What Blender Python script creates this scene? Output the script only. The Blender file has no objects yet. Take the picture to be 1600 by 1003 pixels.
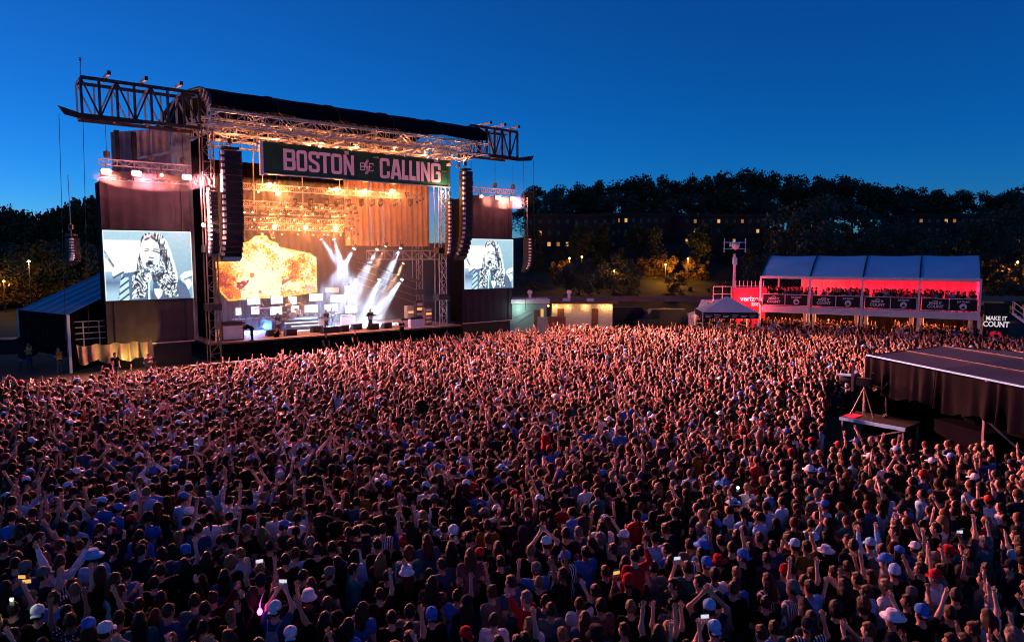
import bpy, math, random
import numpy as np
from mathutils import Vector, Matrix, Euler
random.seed(7); RNG = np.random.default_rng(11)
R = math.radians
scene = bpy.context.scene
col = scene.collection
# ------------------------------------------------------------------ camera
F_PX, CAM_H, PITCH, TH = 1085.0, 7.8, R(5.24), R(39)
cam_d = bpy.data.cameras.new('camera'); cam = bpy.data.objects.new('camera', cam_d); col.objects.link(cam)
cam.location = (0, 0, CAM_H); cam.rotation_euler = (R(90) - PITCH, 0, 0)
cam_d.sensor_width = 36; cam_d.lens = 36 * F_PX / 1600; cam_d.clip_end = 3000
scene.camera = cam
# ------------------------------------------------------------------ dusk sky
w = bpy.data.worlds.new('World'); scene.world = w; w.use_nodes = True
nt = w.node_tree; bg = nt.nodes['Background']
sky = nt.nodes.new('ShaderNodeTexSky'); sky.sky_type = 'NISHITA'; sky.sun_disc = False
sky.sun_elevation = R(1.0); sky.sun_rotation = R(-62); sky.ozone_density = 5.3; sky.air_density = 0.6; sky.dust_density = 0.05
nt.links.new(sky.outputs[0], bg.inputs[0]); bg.inputs[1].default_value = 0.147
scene.view_settings.view_transform = 'Standard'; scene.view_settings.look = 'None'
scene.view_settings.exposure = 1.3; scene.view_settings.gamma = 1.0
scene.cycles.use_denoising = True; scene.cycles.filter_width = 1.0
scene.cycles.max_bounces = 6; scene.cycles.diffuse_bounces = 2; scene.cycles.glossy_bounces = 2; scene.cycles.volume_bounces = 0
scene.cycles.sample_clamp_indirect = 3.0; scene.cycles.sample_clamp_direct = 0.0
# ------------------------------------------------------------------ plan helpers
CA, SA = math.cos(PITCH), math.sin(PITCH)
CAMP = np.array([0, 0, CAM_H])
def ray(px, py):
    x, y = (px - 800) / F_PX, -(py - 501.5) / F_PX
    return np.array([x, CA + y * SA, -SA + y * CA])
def gz(px, py, z):
    d = ray(px, py); return CAMP + d * (z - CAM_H) / d[2]
def gd(px, py, dist):
    d = ray(px, py); return CAMP + d * dist / d[1]
def proj(p):
    d = np.asarray(p, float) - CAMP
    z = d[..., 1] * CA - d[..., 2] * SA; y = d[..., 1] * SA + d[..., 2] * CA
    return 800 + F_PX * d[..., 0] / z, 501.5 - F_PX * y / z, z
UU = np.array([math.cos(TH), math.sin(TH), 0]); VV = np.array([-math.sin(TH), math.cos(TH), 0])
SO = np.array([-21.67, 50.86, 0.0])                     # front left corner of the stage on the ground
def pt(u, v, z=0.0): return SO + UU * u + VV * v + np.array([0, 0, z])
def uv(p): q = np.asarray(p) - SO; return float(q @ UU), float(q @ VV)
def sp(px, py, v):                                      # point of the plane v metres behind the stage front
    d = ray(px, py); P0 = SO + VV * v; t = ((P0 - CAMP) @ VV) / (d @ VV); p = CAMP + d * t
    return float((p - SO) @ UU), float(p[2])
# ------------------------------------------------------------------ materials
def mat(name, c=(.5, .5, .5), rough=.7, metal=0., emit=None, es=0., noise=0., nscale=5., bump=0., bscale=30., attr=None, objcol=False, spec=.3, trans=0., sheen=0.):
    m = bpy.data.materials.new(name); m.use_nodes = True; t = m.node_tree; b = t.nodes['Principled BSDF']
    b.inputs['Base Color'].default_value = (*c, 1); b.inputs['Roughness'].default_value = rough; b.inputs['Metallic'].default_value = metal
    b.inputs['Specular IOR Level'].default_value = spec
    src = None
    if attr: n = t.nodes.new('ShaderNodeVertexColor'); n.layer_name = attr; src = n.outputs[0]
    if objcol: n = t.nodes.new('ShaderNodeObjectInfo'); src = n.outputs['Color']
    tc = t.nodes.new('ShaderNodeTexCoord')
    if noise:
        nz = t.nodes.new('ShaderNodeTexNoise'); nz.inputs['Scale'].default_value = nscale; nz.inputs['Detail'].default_value = 5
        t.links.new(tc.outputs['Object'], nz.inputs['Vector'])
        mr = t.nodes.new('ShaderNodeMapRange'); mr.inputs[1].default_value = .25; mr.inputs[2].default_value = .75
        mr.inputs[3].default_value = 1 - noise; mr.inputs[4].default_value = 1 + noise; t.links.new(nz.outputs[0], mr.inputs[0])
        mx = t.nodes.new('ShaderNodeMix'); mx.data_type = 'RGBA'; mx.blend_type = 'MULTIPLY'; mx.inputs[0].default_value = 1
        if src: t.links.new(src, mx.inputs[6])
        else: mx.inputs[6].default_value = (*c, 1)
        t.links.new(mr.outputs[0], mx.inputs[7]); src = mx.outputs[2]
    if src: t.links.new(src, b.inputs['Base Color'])
    if bump:
        bz = t.nodes.new('ShaderNodeTexNoise'); bz.inputs['Scale'].default_value = bscale; bz.inputs['Detail'].default_value = 4
        t.links.new(tc.outputs['Object'], bz.inputs['Vector'])
        bp = t.nodes.new('ShaderNodeBump'); bp.inputs['Strength'].default_value = bump; bp.inputs['Distance'].default_value = .05
        t.links.new(bz.outputs[0], bp.inputs['Height']); t.links.new(bp.outputs[0], b.inputs['Normal'])
    if emit:
        b.inputs['Emission Color'].default_value = (*emit, 1); b.inputs['Emission Strength'].default_value = es
    if sheen: b.inputs['Sheen Weight'].default_value = sheen; b.inputs['Sheen Roughness'].default_value = .35; b.inputs['Sheen Tint'].default_value = (1, .9, .82, 1)
    if trans: b.inputs['Transmission Weight'].default_value = trans
    return m
def emis_attr(name, layer, strength):
    m = bpy.data.materials.new(name); m.use_nodes = True; t = m.node_tree; b = t.nodes['Principled BSDF']
    b.inputs['Base Color'].default_value = (.01, .01, .01, 1); b.inputs['Roughness'].default_value = .5
    n = t.nodes.new('ShaderNodeVertexColor'); n.layer_name = layer
    t.links.new(n.outputs[0], b.inputs['Emission Color']); b.inputs['Emission Strength'].default_value = strength
    return m
def pattern_mat(name, kind):
    m = mat(name, objcol=True, rough=.9); t = m.node_tree; b = t.nodes['Principled BSDF']; src = b.inputs['Base Color'].links[0].from_socket
    tc = t.nodes.new('ShaderNodeTexCoord'); mx = t.nodes.new('ShaderNodeMix'); mx.data_type = 'RGBA'
    if kind == 'dots':
        n = t.nodes.new('ShaderNodeTexVoronoi'); n.inputs['Scale'].default_value = 18; n.inputs['Randomness'].default_value = .35; out = n.outputs['Distance']; th, lo, hi = .3, 1, 0
    elif kind == 'stripes':
        n = t.nodes.new('ShaderNodeTexWave'); n.bands_direction = 'X'; n.inputs['Scale'].default_value = 6; out = n.outputs['Fac']; th, lo, hi = .6, 0, 1
    else:
        n = t.nodes.new('ShaderNodeTexChecker'); n.inputs['Scale'].default_value = 16; out = n.outputs['Fac']; th, lo, hi = .5, 0, 1
    t.links.new(tc.outputs['Object'], n.inputs['Vector'])
    r = t.nodes.new('ShaderNodeMapRange'); r.inputs[1].default_value = th - .04; r.inputs[2].default_value = th + .04; r.inputs[3].default_value = lo; r.inputs[4].default_value = hi
    t.links.new(out, r.inputs[0]); t.links.new(r.outputs[0], mx.inputs[0]); t.links.new(src, mx.inputs[6])
    mx.inputs[7].default_value = (.6, .63, .68, 1) if kind != 'check' else (.16, .03, .035, 1)
    t.links.new(mx.outputs[2], b.inputs['Base Color']); return m
M = dict(
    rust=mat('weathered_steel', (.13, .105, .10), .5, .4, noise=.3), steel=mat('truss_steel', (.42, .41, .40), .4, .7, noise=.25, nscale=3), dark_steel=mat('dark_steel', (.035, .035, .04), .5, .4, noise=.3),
    black=mat('black_paint', (.012, .012, .014), .55, noise=.3), black_cloth=mat('black_cloth', (.004, .004, .006), .95, noise=.4, nscale=1.5, bump=.3, bscale=4, spec=.04),
    scrim=mat('scrim_mesh', (.034, .026, .036), .95, noise=.35, nscale=1.2, bump=.25, bscale=3), canopy=mat('canopy_vinyl', (.004, .004, .005), .85, noise=.3, bump=.2, bscale=2, spec=.1),
    greyscrim=mat('grey_scrim', (.42, .40, .46), .9, noise=.3, nscale=.8), deck=mat('stage_deck', (.33, .27, .25), .55, noise=.3, nscale=1.2, bump=.1),
    cab=mat('speaker_black', (.03, .022, .022), .6, noise=.2), cabedge=mat('edge_white', (.8, .76, .76), .5, noise=.15),
    green=mat('banner_green', (.018, .085, .05), .8, noise=.2, nscale=1), pink=mat('banner_pink_glow', (.80, .42, .52), .7, emit=(.8, .36, .5), es=.06), letter_white=mat('lettering_white_glow', (.8, .78, .78), .5, emit=(1, .9, .9), es=.22), white=mat('white_paint', (.75, .74, .74), .5, noise=.12),  # pink and lettering paints glow faintly by themselves, as if lit
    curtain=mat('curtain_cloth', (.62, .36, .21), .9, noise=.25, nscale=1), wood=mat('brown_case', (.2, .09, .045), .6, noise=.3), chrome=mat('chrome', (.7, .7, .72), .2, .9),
    tentblue=mat('sky_tinted_vinyl', (.28, .66, .88), .3, noise=.12, nscale=.6), tentwall=mat('tent_wall', (.75, .72, .72), .7, noise=.1), awn=mat('awning_vinyl', (.12, .17, .24), .4, noise=.25, nscale=.8),  # blue sky light is put into the white tent vinyl's colour
    red=mat('red_panel', (.62, .02, .035), .6, emit=(.6, .01, .03), es=.25), cream=mat('cream_panel', (.62, .57, .5), .7, noise=.15), teal=mat('cyan_tinted_panel', (.30, .42, .38), .7, noise=.15),
    tarp=mat('tarpaulin', (.14, .12, .07), .8, noise=.3, nscale=1.2, bump=.3, bscale=6), hivis=mat('hivis', (.85, .34, .04), .8), rubber=mat('rubber', (.02, .02, .02), .9), glassd=mat('dark_glass', (.02, .025, .03), .08, spec=.6),
    bulb_pink=mat('bulb_pink', (.9, .8, .8), .4, emit=(1, .66, .66), es=25), bulb_warm=mat('bulb_warm', (.9, .8, .7), .4, emit=(1, .5, .2), es=16),
    bulb_dot=mat('bulb_dot', (.9, .8, .7), .4, emit=(1, .42, .13), es=2.2), bulb_white=mat('bulb_white', (.9, .9, .9), .4, emit=(.75, .85, 1), es=10), bulb_yellow=mat('bulb_yellow', (.9, .8, .5), .4, emit=(1, .55, .12), es=5),
    win_lit=mat('lit_window', (.5, .4, .2), .4, emit=(1, .50, .13), es=.3), win_dark=mat('dark_window', (.02, .022, .03), .15, spec=.5), tv=mat('tv_glow', (.2, .2, .2), .4, emit=(.95, .9, .92), es=.6), tvo=mat('tv_orange', (.2, .1, .05), .4, emit=(1, .38, .12), es=.5),
    phone=mat('phone_glow', (.1, .1, .1), .3, emit=(.75, .8, 1), es=.35), phone_y=mat('phone_warm', (.1, .1, .1), .3, emit=(1, .55, .12), es=.35), glow_pink=mat('pink_glow', (.2, .02, .1), .4, emit=(1, .05, .55), es=6),
    bldg=mat('building_brick', (.04, .024, .02), .9, noise=.3, nscale=2), bldg2=mat('building_grey', (.035, .032, .03), .9, noise=.3), concrete=mat('concrete', (.2, .18, .14), .9, noise=.25, nscale=.7), bark=mat('bark', (.07, .05, .035), .95, noise=.3, bump=.5, bscale=6),
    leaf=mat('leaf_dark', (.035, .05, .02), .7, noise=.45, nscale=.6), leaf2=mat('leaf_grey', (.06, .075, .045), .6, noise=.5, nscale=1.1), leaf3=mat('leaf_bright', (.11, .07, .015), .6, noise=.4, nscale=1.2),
    skin=mat('skin', objcol=True, rough=.6, spec=.2, noise=.12, nscale=20), cloth=mat('cloth', objcol=True, rough=.9, noise=.2, nscale=14, bump=.25, bscale=22, spec=.08), hair=mat('hair', objcol=True, rough=.5, noise=.45, nscale=35, bump=.6, bscale=70, spec=.22), eye=mat('eye_dark', (.02, .015, .012), .3), crowd=mat('crowd_people', attr='col', rough=.7, noise=.25, nscale=12, spec=.15),
    dots=pattern_mat('dotted_cloth', 'dots'), stripes=pattern_mat('striped_cloth', 'stripes'), check=pattern_mat('checked_cloth', 'check'),
    ledwall=emis_attr('led_picture', 'pic', .85), video=emis_attr('video_picture', 'pic', .6),
    drum=mat('drum_silver', (.55, .55, .6), .3, .6), guitar=mat('guitar_white', (.7, .62, .58), .3), blue=mat('blue_panel', (.03, .09, .28), .6),
)
# ------------------------------------------------------------------ mesh helpers
class MB:
    def __init__(s): s.v = []; s.f = []
    def add(s, v, f):
        o = len(s.v); s.v += [tuple(map(float, p)) for p in v]; s.f += [tuple(i + o for i in q) for q in f]; return s
    def box(s, c, d, rz=0., m=None):
        h = [x / 2 for x in d]; P = [Vector((x * h[0], y * h[1], z * h[2])) for x in (-1, 1) for y in (-1, 1) for z in (-1, 1)]
        if rz: P = [Matrix.Rotation(rz, 3, 'Z') @ p for p in P]
        if m is not None: P = [m @ p for p in P]
        return s.add([p + Vector(c) for p in P], [(0, 1, 3, 2), (4, 6, 7, 5), (0, 4, 5, 1), (2, 3, 7, 6), (0, 2, 6, 4), (1, 5, 7, 3)])
    def bar(s, a, b, wd, hd=None):
        return s.tube(a, b, wd * .7071, None, 4, hd)
    def tube(s, a, b, r0, r1=None, n=8, hd=None):
        a, b = Vector(a), Vector(b); r1 = r0 if r1 is None else r1; d = (b - a)
        if d.length < 1e-6: return s
        d.normalize(); up = Vector((0, 0, 1)) if abs(d.z) < .9 else Vector((0, 1, 0))
        x = d.cross(up).normalized(); y = x.cross(d); V = []
        for p, r in ((a, r0), (b, r1)):
            for k in range(n):
                an = 2 * math.pi * (k + .5) / n; V.append(p + x * math.cos(an) * r + y * math.sin(an) * r * ((hd or 1) if n == 4 and hd else 1))
        return s.add(V, [(k, (k + 1) % n, n + (k + 1) % n, n + k) for k in range(n)] + [tuple(range(n - 1, -1, -1)), tuple(range(n, 2 * n))])
    def lathe(s, c, prof, n=14, axis=None):
        V = []; F = []
        q = Vector(axis).to_track_quat('Z', 'Y').to_matrix() if axis else Matrix.Identity(3)
        for r, z in prof:
            for k in range(n): V.append(Vector(c) + q @ Vector((r * math.cos(2 * math.pi * k / n), r * math.sin(2 * math.pi * k / n), z)))
        for i in range(len(prof) - 1):
            for k in range(n): F.append((i * n + k, i * n + (k + 1) % n, (i + 1) * n + (k + 1) % n, (i + 1) * n + k))
        F.append(tuple(range(n - 1, -1, -1))); F.append(tuple(range((len(prof) - 1) * n, len(prof) * n))); return s.add(V, F)
    def grid(s, fn, nu, nv):
        V = [fn(i / nu, j / nv) for j in range(nv + 1) for i in range(nu + 1)]
        return s.add(V, [(j * (nu + 1) + i, j * (nu + 1) + i + 1, (j + 1) * (nu + 1) + i + 1, (j + 1) * (nu + 1) + i) for j in range(nv) for i in range(nu)])
    def prism(s, poly, y0, y1):                            # polygon in x,z pushed from y0 to y1
        n = len(poly); V = [(x, y0, z) for x, z in poly] + [(x, y1, z) for x, z in poly]
        return s.add(V, [tuple(range(n - 1, -1, -1)), tuple(range(n, 2 * n))] + [(k, (k + 1) % n, n + (k + 1) % n, n + k) for k in range(n)])
    def mesh(s, name, m=None, smooth=False):
        me = bpy.data.meshes.new(name); me.from_pydata(s.v, [], s.f); me.update()
        if m: me.materials.append(M[m] if isinstance(m, str) else m)
        if smooth: me.polygons.foreach_set('use_smooth', [True] * len(me.polygons))
        return me
    def build(s, name, m, parent=None, smooth=False, loc=None, rz=0.):
        return obj(name, s.mesh(name, m, smooth), parent, loc, rz)
def obj(name, me, parent=None, loc=None, rz=0.):
    o = bpy.data.objects.new(name, me); col.objects.link(o)
    if parent: o.parent = parent
    if loc is not None: o.location = [float(x) for x in loc]
    if rz: o.rotation_euler = (0, 0, rz)
    return o
def tag(o, label=None, cat=None, group=None, kind=None):
    if label: o['label'] = label
    if cat: o['category'] = cat
    if group: o['group'] = group
    if kind: o['kind'] = kind
    return o
def thing(name, label, cat, loc=(0, 0, 0), rz=0., group=None):
    o = bpy.data.objects.new(name, None); col.objects.link(o); o.location = [float(x) for x in loc]; o.rotation_euler = (0, 0, rz); o.empty_display_size = .2
    return tag(o, label, cat, group)
def stuffpart(o): o['kind'] = 'stuff'; return o
def lamp(kind, parent, loc, power, color, target=None, spot=60, blend=.5, radius=.15, world_target=None):
    L = bpy.data.lights.new('lamp_light', kind); L.energy = power; L.color = color
    if kind == 'SPOT': L.spot_size = R(spot); L.spot_blend = blend
    if kind in ('SPOT', 'POINT'): L.shadow_soft_size = radius
    if kind == 'AREA': L.shape = 'RECTANGLE'; L.size, L.size_y = radius if isinstance(radius, tuple) else (radius, radius)
    o = bpy.data.objects.new('lamp_light', L); col.objects.link(o); o.parent = parent; o.location = loc
    if target is not None: o.rotation_euler = (Vector(target) - Vector(loc)).to_track_quat('-Z', 'Y').to_euler()
    return o
ORD = 'first second third fourth fifth sixth seventh eighth ninth tenth eleventh twelfth thirteenth fourteenth fifteenth sixteenth seventeenth eighteenth nineteenth twentieth'.split()
TENS = {2: 'twenty', 3: 'thirty', 4: 'forty', 5: 'fifty', 6: 'sixty', 7: 'seventy', 8: 'eighty', 9: 'ninety'}
def ordinal(i):
    if i < 20: return ORD[i]
    a, b = divmod(i + 1, 10)
    return (TENS[a] + '-' + ORD[b - 1]) if b else TENS[a][:-1] + 'ieth'
def text_mesh(s, height, ext=.01, bold=.0, m='white', sx=1.):
    cu = bpy.data.curves.new('text', 'FONT'); cu.body = s; cu.align_x = 'CENTER'; cu.align_y = 'CENTER'; cu.size = height * 1.35; cu.extrude = ext; cu.offset = bold; cu.resolution_u = 3
    o = bpy.data.objects.new('text', cu); col.objects.link(o)
    me = bpy.data.meshes.new_from_object(o.evaluated_get(bpy.context.evaluated_depsgraph_get())); bpy.data.objects.remove(o)
    me.transform(Matrix(((sx, 0, 0, 0), (0, 0, -1, 0), (0, 1, 0, 0), (0, 0, 0, 1))))   # stands upright, reads from -y
    me.materials.clear(); me.materials.append(M[m]); return me
def rounded(path, r):
    out = []
    n = len(path)
    for i, p in enumerate(path):
        p = Vector(p)
        if i in (0, n - 1) and Vector(path[0]) != Vector(path[-1]): out.append(p); continue
        a = Vector(path[i - 1] if i else path[n - 2]); b = Vector(path[(i + 1) % n] if i < n - 1 else path[1])
        for t in (0, .35, .65, 1):
            q0 = p + (a - p).normalized() * r; q1 = p + (b - p).normalized() * r
            out.append((1 - t) ** 2 * q0 + 2 * t * (1 - t) * p + t * t * q1)
    return out
def stroke(mb, path, wd, closed, y0, y1, sc=(1, 1), off=(0, 0)):
    P = [Vector(p) for p in path]
    if closed and (P[0] - P[-1]).length < 1e-5: P.pop()
    n = len(P); L = []; Rr = []
    for i in range(n):
        a = P[i - 1] if (closed or i) else None; b = P[(i + 1) % n] if (closed or i < n - 1) else None
        d1 = (P[i] - a).normalized() if a is not None else None; d2 = (b - P[i]).normalized() if b is not None else None
        d1 = d1 or d2; d2 = d2 or d1; t = (d1 + d2).normalized(); nn = Vector((-t.y, t.x)); k = max(.5, nn.dot(Vector((-d1.y, d1.x))))
        L.append(P[i] + nn * wd / 2 / k); Rr.append(P[i] - nn * wd / 2 / k)
    T = lambda p, y: (off[0] + p.x * sc[0], y, off[1] + p.y * sc[1])
    for i in range(n if closed else n - 1):
        j = (i + 1) % n
        V = [T(L[i], y0), T(L[j], y0), T(Rr[j], y0), T(Rr[i], y0), T(L[i], y1), T(L[j], y1), T(Rr[j], y1), T(Rr[i], y1)]
        mb.add(V, [(0, 1, 2, 3), (7, 6, 5, 4), (0, 4, 5, 1), (3, 2, 6, 7)] + ([] if closed else [(0, 3, 7, 4), (1, 5, 6, 2)]))
def letter(ch, x0, x1, z0, z1, wd=.24, y0=-.03, y1=0.):
    """block letter in a cell of width 1 x height 1.6 scaled to the given box"""
    h = 1.75; s = wd; a, b, c, d = s / 2, 1 - s / 2, s / 2, h - s / 2; m = h / 2; r = .16
    mb = MB(); sc = ((x1 - x0), (z1 - z0) / h); of = (x0, z0); k = [0]
    def st(path, closed=False, rr=0.):
        p = rounded(path, rr) if rr else path
        stroke(mb, p, s, closed, y0 - .002 * k[0], y1, sc, of); k[0] += 1
    if ch == 'O': st([(a, c), (b, c), (b, d), (a, d), (a, c)], True, r)
    elif ch == 'C': st([(b, m + .25), (b, d), (a, d), (a, c), (b, c), (b, m - .25)], False, r)
    elif ch == 'G': st([(b, m + .3), (b, d), (a, d), (a, c), (b, c), (b, m), (.5, m)], False, r * .6)
    elif ch == 'S': st([(b, m + .33), (b, d), (a, d), (a, m + .18), (b, m - .18), (b, c), (a, c), (a, m - .33)], False, r)
    elif ch == 'B': st([(a, 0), (a, h)]); st([(s, d), (b, d), (b - .03, m), (s, m)], False, r * .9); st([(s, m), (b, m), (b, c), (s, c)], False, r * .9)
    elif ch == 'T': st([(0, d), (1, d)]); st([(.5, 0), (.5, h - s)])
    elif ch == 'N': st([(a, 0), (a, h)]); st([(b, 0), (b, h)]); st([(a, h - .1), (b, .1)])
    elif ch == 'A': st([(a, 0), (.44, h)]); st([(b, 0), (.56, h)]); st([(.2, .45), (.8, .45)])
    elif ch == 'L': st([(a, 0), (a, h)]); st([(s, c), (1, c)])
    elif ch == 'I': st([(.5, 0), (.5, h)])
    elif ch == 'M': st([(a, 0), (a, h)]); st([(b, 0), (b, h)]); st([(a, h - .1), (.5, .4)]); st([(b, h - .1), (.5, .4)])
    elif ch == 'K': st([(a, 0), (a, h)]); st([(s, m), (b, h)]); st([(s, m), (b, 0)])
    elif ch == 'E': st([(a, 0), (a, h)]); [st([(s, z), (1, z)]) for z in (c, m, d)]
    elif ch == 'U': st([(a, h), (a, c), (b, c), (b, h)], False, r)
    return mb
def truss(name, parent, a, b, wd, hd, bay, m='steel', r=.035, parts=False):
    """box truss along local x from a to b (a,b = bottom centre)"""
    a, b = Vector(a), Vector(b); L = (b - a).length; n = max(2, round(L / bay)); d = (b - a) / n; side = Vector((-(b - a).y, (b - a).x, 0)).normalized() * wd / 2; up = Vector((0, 0, hd))
    ch = MB(); br = MB(); objs = []
    for s in (-1, 1):
        for z in (0, 1):
            p, q = a + side * s + up * z, b + side * s + up * z
            (objs.append(MB().tube(p, q, r, n=6).build('chord', m, parent)) if parts else ch.tube(p, q, r, n=6))
    for i in range(n):
        p, q = a + d * i, a + d * (i + 1)
        for s in (-1, 1):
            z0, z1 = (0, 1) if i % 2 else (1, 0)
            for e0, e1 in ((p + side * s + up * z0, q + side * s + up * z1), (p + side * s, p + side * s + up)):
                if parts: MB().tube(e0, e1, r * .75, n=5).build('brace', m, parent)
                else: br.tube(e0, e1, r * .6, n=4)
        for z in (0, 1): br.tube(p - side + up * z, (q if i % 2 else p) + side + up * z, r * .6, n=4)
    if not parts: ch.build('chord', m, parent); 
    if br.f: stuffpart(br.build('lattice', m, parent))
# ------------------------------------------------------------------ people: one continuous surface grown round a posed skeleton
def surface_nets(fn, lo, hi, h):
    n = [int(math.ceil((hi[i] - lo[i]) / h)) + 1 for i in range(3)]
    ax = [lo[i] + h * np.arange(n[i]) for i in range(3)]
    X, Y, Z = np.meshgrid(*ax, indexing='ij'); P = np.stack([X, Y, Z], -1).reshape(-1, 3)
    D = fn(P).reshape(n); S = D < 0
    c = np.zeros([k - 1 for k in n] + [3]); cnt = np.zeros([k - 1 for k in n])
    offs = [(i, j, k) for i in (0, 1) for j in (0, 1) for k in (0, 1)]
    sl = lambda o: tuple(slice(o[i], n[i] - 1 + o[i]) for i in range(3))
    for a in offs:
        for x in range(3):
            if a[x]: continue
            b = list(a); b[x] = 1; b = tuple(b); da, db = D[sl(a)], D[sl(b)]; m = (da < 0) != (db < 0)
            t = np.where(m, da / np.where(m, da - db, 1), 0)
            for q in range(3): c[..., q] += np.where(m, a[q] + (t if q == x else 0), 0)
            cnt += m
    act = cnt > 0; idx = -np.ones(act.shape, int); idx[act] = np.arange(act.sum())
    cell = np.stack(np.nonzero(act), -1); V = (cell + c[act] / cnt[act][:, None]) * h + np.array(lo)
    F = []
    for x in range(3):
        y, z = (x + 1) % 3, (x + 2) % 3
        a = [slice(None)] * 3; b = [slice(None)] * 3; a[x] = slice(0, -1); b[x] = slice(1, None)
        s0, s1 = S[tuple(a)], S[tuple(b)]; m = s0 != s1; e = np.stack(np.nonzero(m), -1)
        ok = (e[:, y] > 0) & (e[:, z] > 0) & (e[:, y] < n[y] - 1) & (e[:, z] < n[z] - 1); e = e[ok]; flip = s0[m][ok]
        q = []
        for dy, dz in ((1, 1), (0, 1), (0, 0), (1, 0)):
            k = e.copy(); k[:, y] -= dy; k[:, z] -= dz; q.append(idx[k[:, 0], k[:, 1], k[:, 2]])
        q = np.stack(q, -1); q[~flip] = q[~flip][:, ::-1]; F.append(q)
    return V, np.concatenate(F)
def rcone(P, a, b, ra, rb):
    a, b = np.asarray(a, float), np.asarray(b, float); d = b - a; L = d @ d
    t = np.clip(((P - a) @ d) / max(L, 1e-9), 0, 1)
    return np.linalg.norm(P - a - t[:, None] * d, axis=1) - (ra + (rb - ra) * t)
def smin(ds, k=.03):
    D = np.stack(ds); m = D.min(0); return m - k * np.log(np.exp(-np.clip((D - m) / k, 0, 40)).sum(0))
def qm(V, F, name, m, smooth=True):
    me = bpy.data.meshes.new(name); me.from_pydata(V.tolist(), [], F.tolist()); me.materials.append(M[m])
    if smooth: me.polygons.foreach_set('use_smooth', [True] * len(me.polygons))
    me.update(); return me
# arms: (elbow, wrist, finger direction) in the body's frame, facing +y, right = +x
SHO = np.array([.185, 0, 1.415])
DOWN = ((.235, -.03, 1.13), (.225, .09, .90)); BENT = ((.24, .02, 1.14), (.10, .24, 1.22)); UP = ((.27, .05, 1.68), (.25, .10, 1.94)); UPV = ((.35, .04, 1.63), (.46, .09, 1.87))
CLAP = ((.31, .10, 1.62), (.07, .15, 1.86)); FIST = ((.36, .10, 1.45), (.31, .16, 1.71)); PHONE = ((.24, .22, 1.30), (.08, .36, 1.52)); PHONEUP = ((.22, .22, 1.60), (.08, .30, 1.85)); HEAD = ((.38, .02, 1.55), (.16, .05, 1.76)); PTS = ((.28, .20, 1.52), (.24, .42, 1.66))
GTR_R = ((.33, -.06, 1.20), (.13, .17, 1.06)); GTR_L = ((.30, .06, 1.20), (.42, .26, 1.22)); OUT = ((.30, .20, 1.20), (.25, .42, 1.15)); DRUM = ((.33, .12, 1.25), (.22, .34, 1.30))
POSES = {'down': (DOWN, DOWN), 'bent': (BENT, DOWN), 'clap_low': (BENT, BENT), 'both_up': (UP, UP), 'vee': (UPV, UPV), 'clap': (CLAP, CLAP), 'right_up': (UP, DOWN), 'left_up': (BENT, UPV), 'fist': (FIST, DOWN), 'phone': (PHONE, PHONE), 'phone_up': (PHONEUP, PHONEUP), 'one_phone': (PHONEUP, DOWN), 'heads': (HEAD, HEAD), 'point': (PTS, DOWN), 'left_fist': (DOWN, FIST), 'mixed': (UP, FIST),
         'guitar': (GTR_R, GTR_L), 'keys': (OUT, OUT), 'drum': (DRUM, DRUM)}
POSE_TXT = {'down': 'arms down', 'bent': 'one arm bent', 'clap_low': 'hands clasped at chest', 'both_up': 'both arms straight up', 'vee': 'both arms up in a V', 'clap': 'clapping overhead', 'right_up': 'right arm up', 'left_up': 'left arm up', 'fist': 'right fist raised', 'phone': 'hands held before face', 'phone_up': 'both hands lifted as if filming', 'one_phone': 'one hand lifted as if filming', 'heads': 'hands on head', 'point': 'right arm stretched forward', 'left_fist': 'left fist raised', 'mixed': 'right arm up and left fist raised', 'guitar': 'playing', 'keys': 'playing', 'drum': 'playing'}
def arm(pose, side):
    e, wv = POSES[pose][0 if side > 0 else 1]; k = np.array([side, 1, 1])
    e, wv = np.array(e), np.array(wv)
    if pose in ('clap', 'phone', 'phone_up', 'clap_low') and side < 0: wv = wv * np.array([1, 1, 1])
    return SHO * k, e * k, wv * k
def bendf(V, lean):                                        # lean the trunk forward about the hips
    if not lean: return V
    V = V.copy(); m = V[:, 2] > .92; a = lean * np.clip((V[:, 2] - .92) / .25, 0, 1)
    y, z = V[:, 1].copy(), V[:, 2] - .92
    V[:, 1] = np.where(m, y * np.cos(a) + z * np.sin(a), V[:, 1]); V[:, 2] = np.where(m, .92 + z * np.cos(a) - y * np.sin(a), V[:, 2]); return V
def legs(sit):
    if sit: return [((.09 * s, 0, .93), (.14 * s, .40, .90), (.13 * s, .42, .50), (.13 * s, .55, .46)) for s in (-1, 1)]
    return [((.09 * s, 0, .92), (.105 * s, .015, .50), (.115 * s, -.02, .085), (.13 * s, .13, .04)) for s in (-1, 1)]
def head_d(P, g=0.):
    q = (P - np.array([0, .005, 1.655])) / np.array([.84, 1.0, 1.18])
    return (np.linalg.norm(q, axis=1) - .097 - g)
def body_prims(P, pose, sit, g=0.):
    d = [rcone(P, (-.075, 0, .97), (.075, 0, .97), .125 + g, .125 + g), rcone(P, (0, 0, 1.0), (0, .005, 1.2), .125 + g, .115 + g), rcone(P, (-.075, 0, 1.24), (.075, 0, 1.24), .12 + g, .12 + g), rcone(P, (-.15, 0, 1.395), (.15, 0, 1.395), .07 + g, .07 + g)]
    return d
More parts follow.
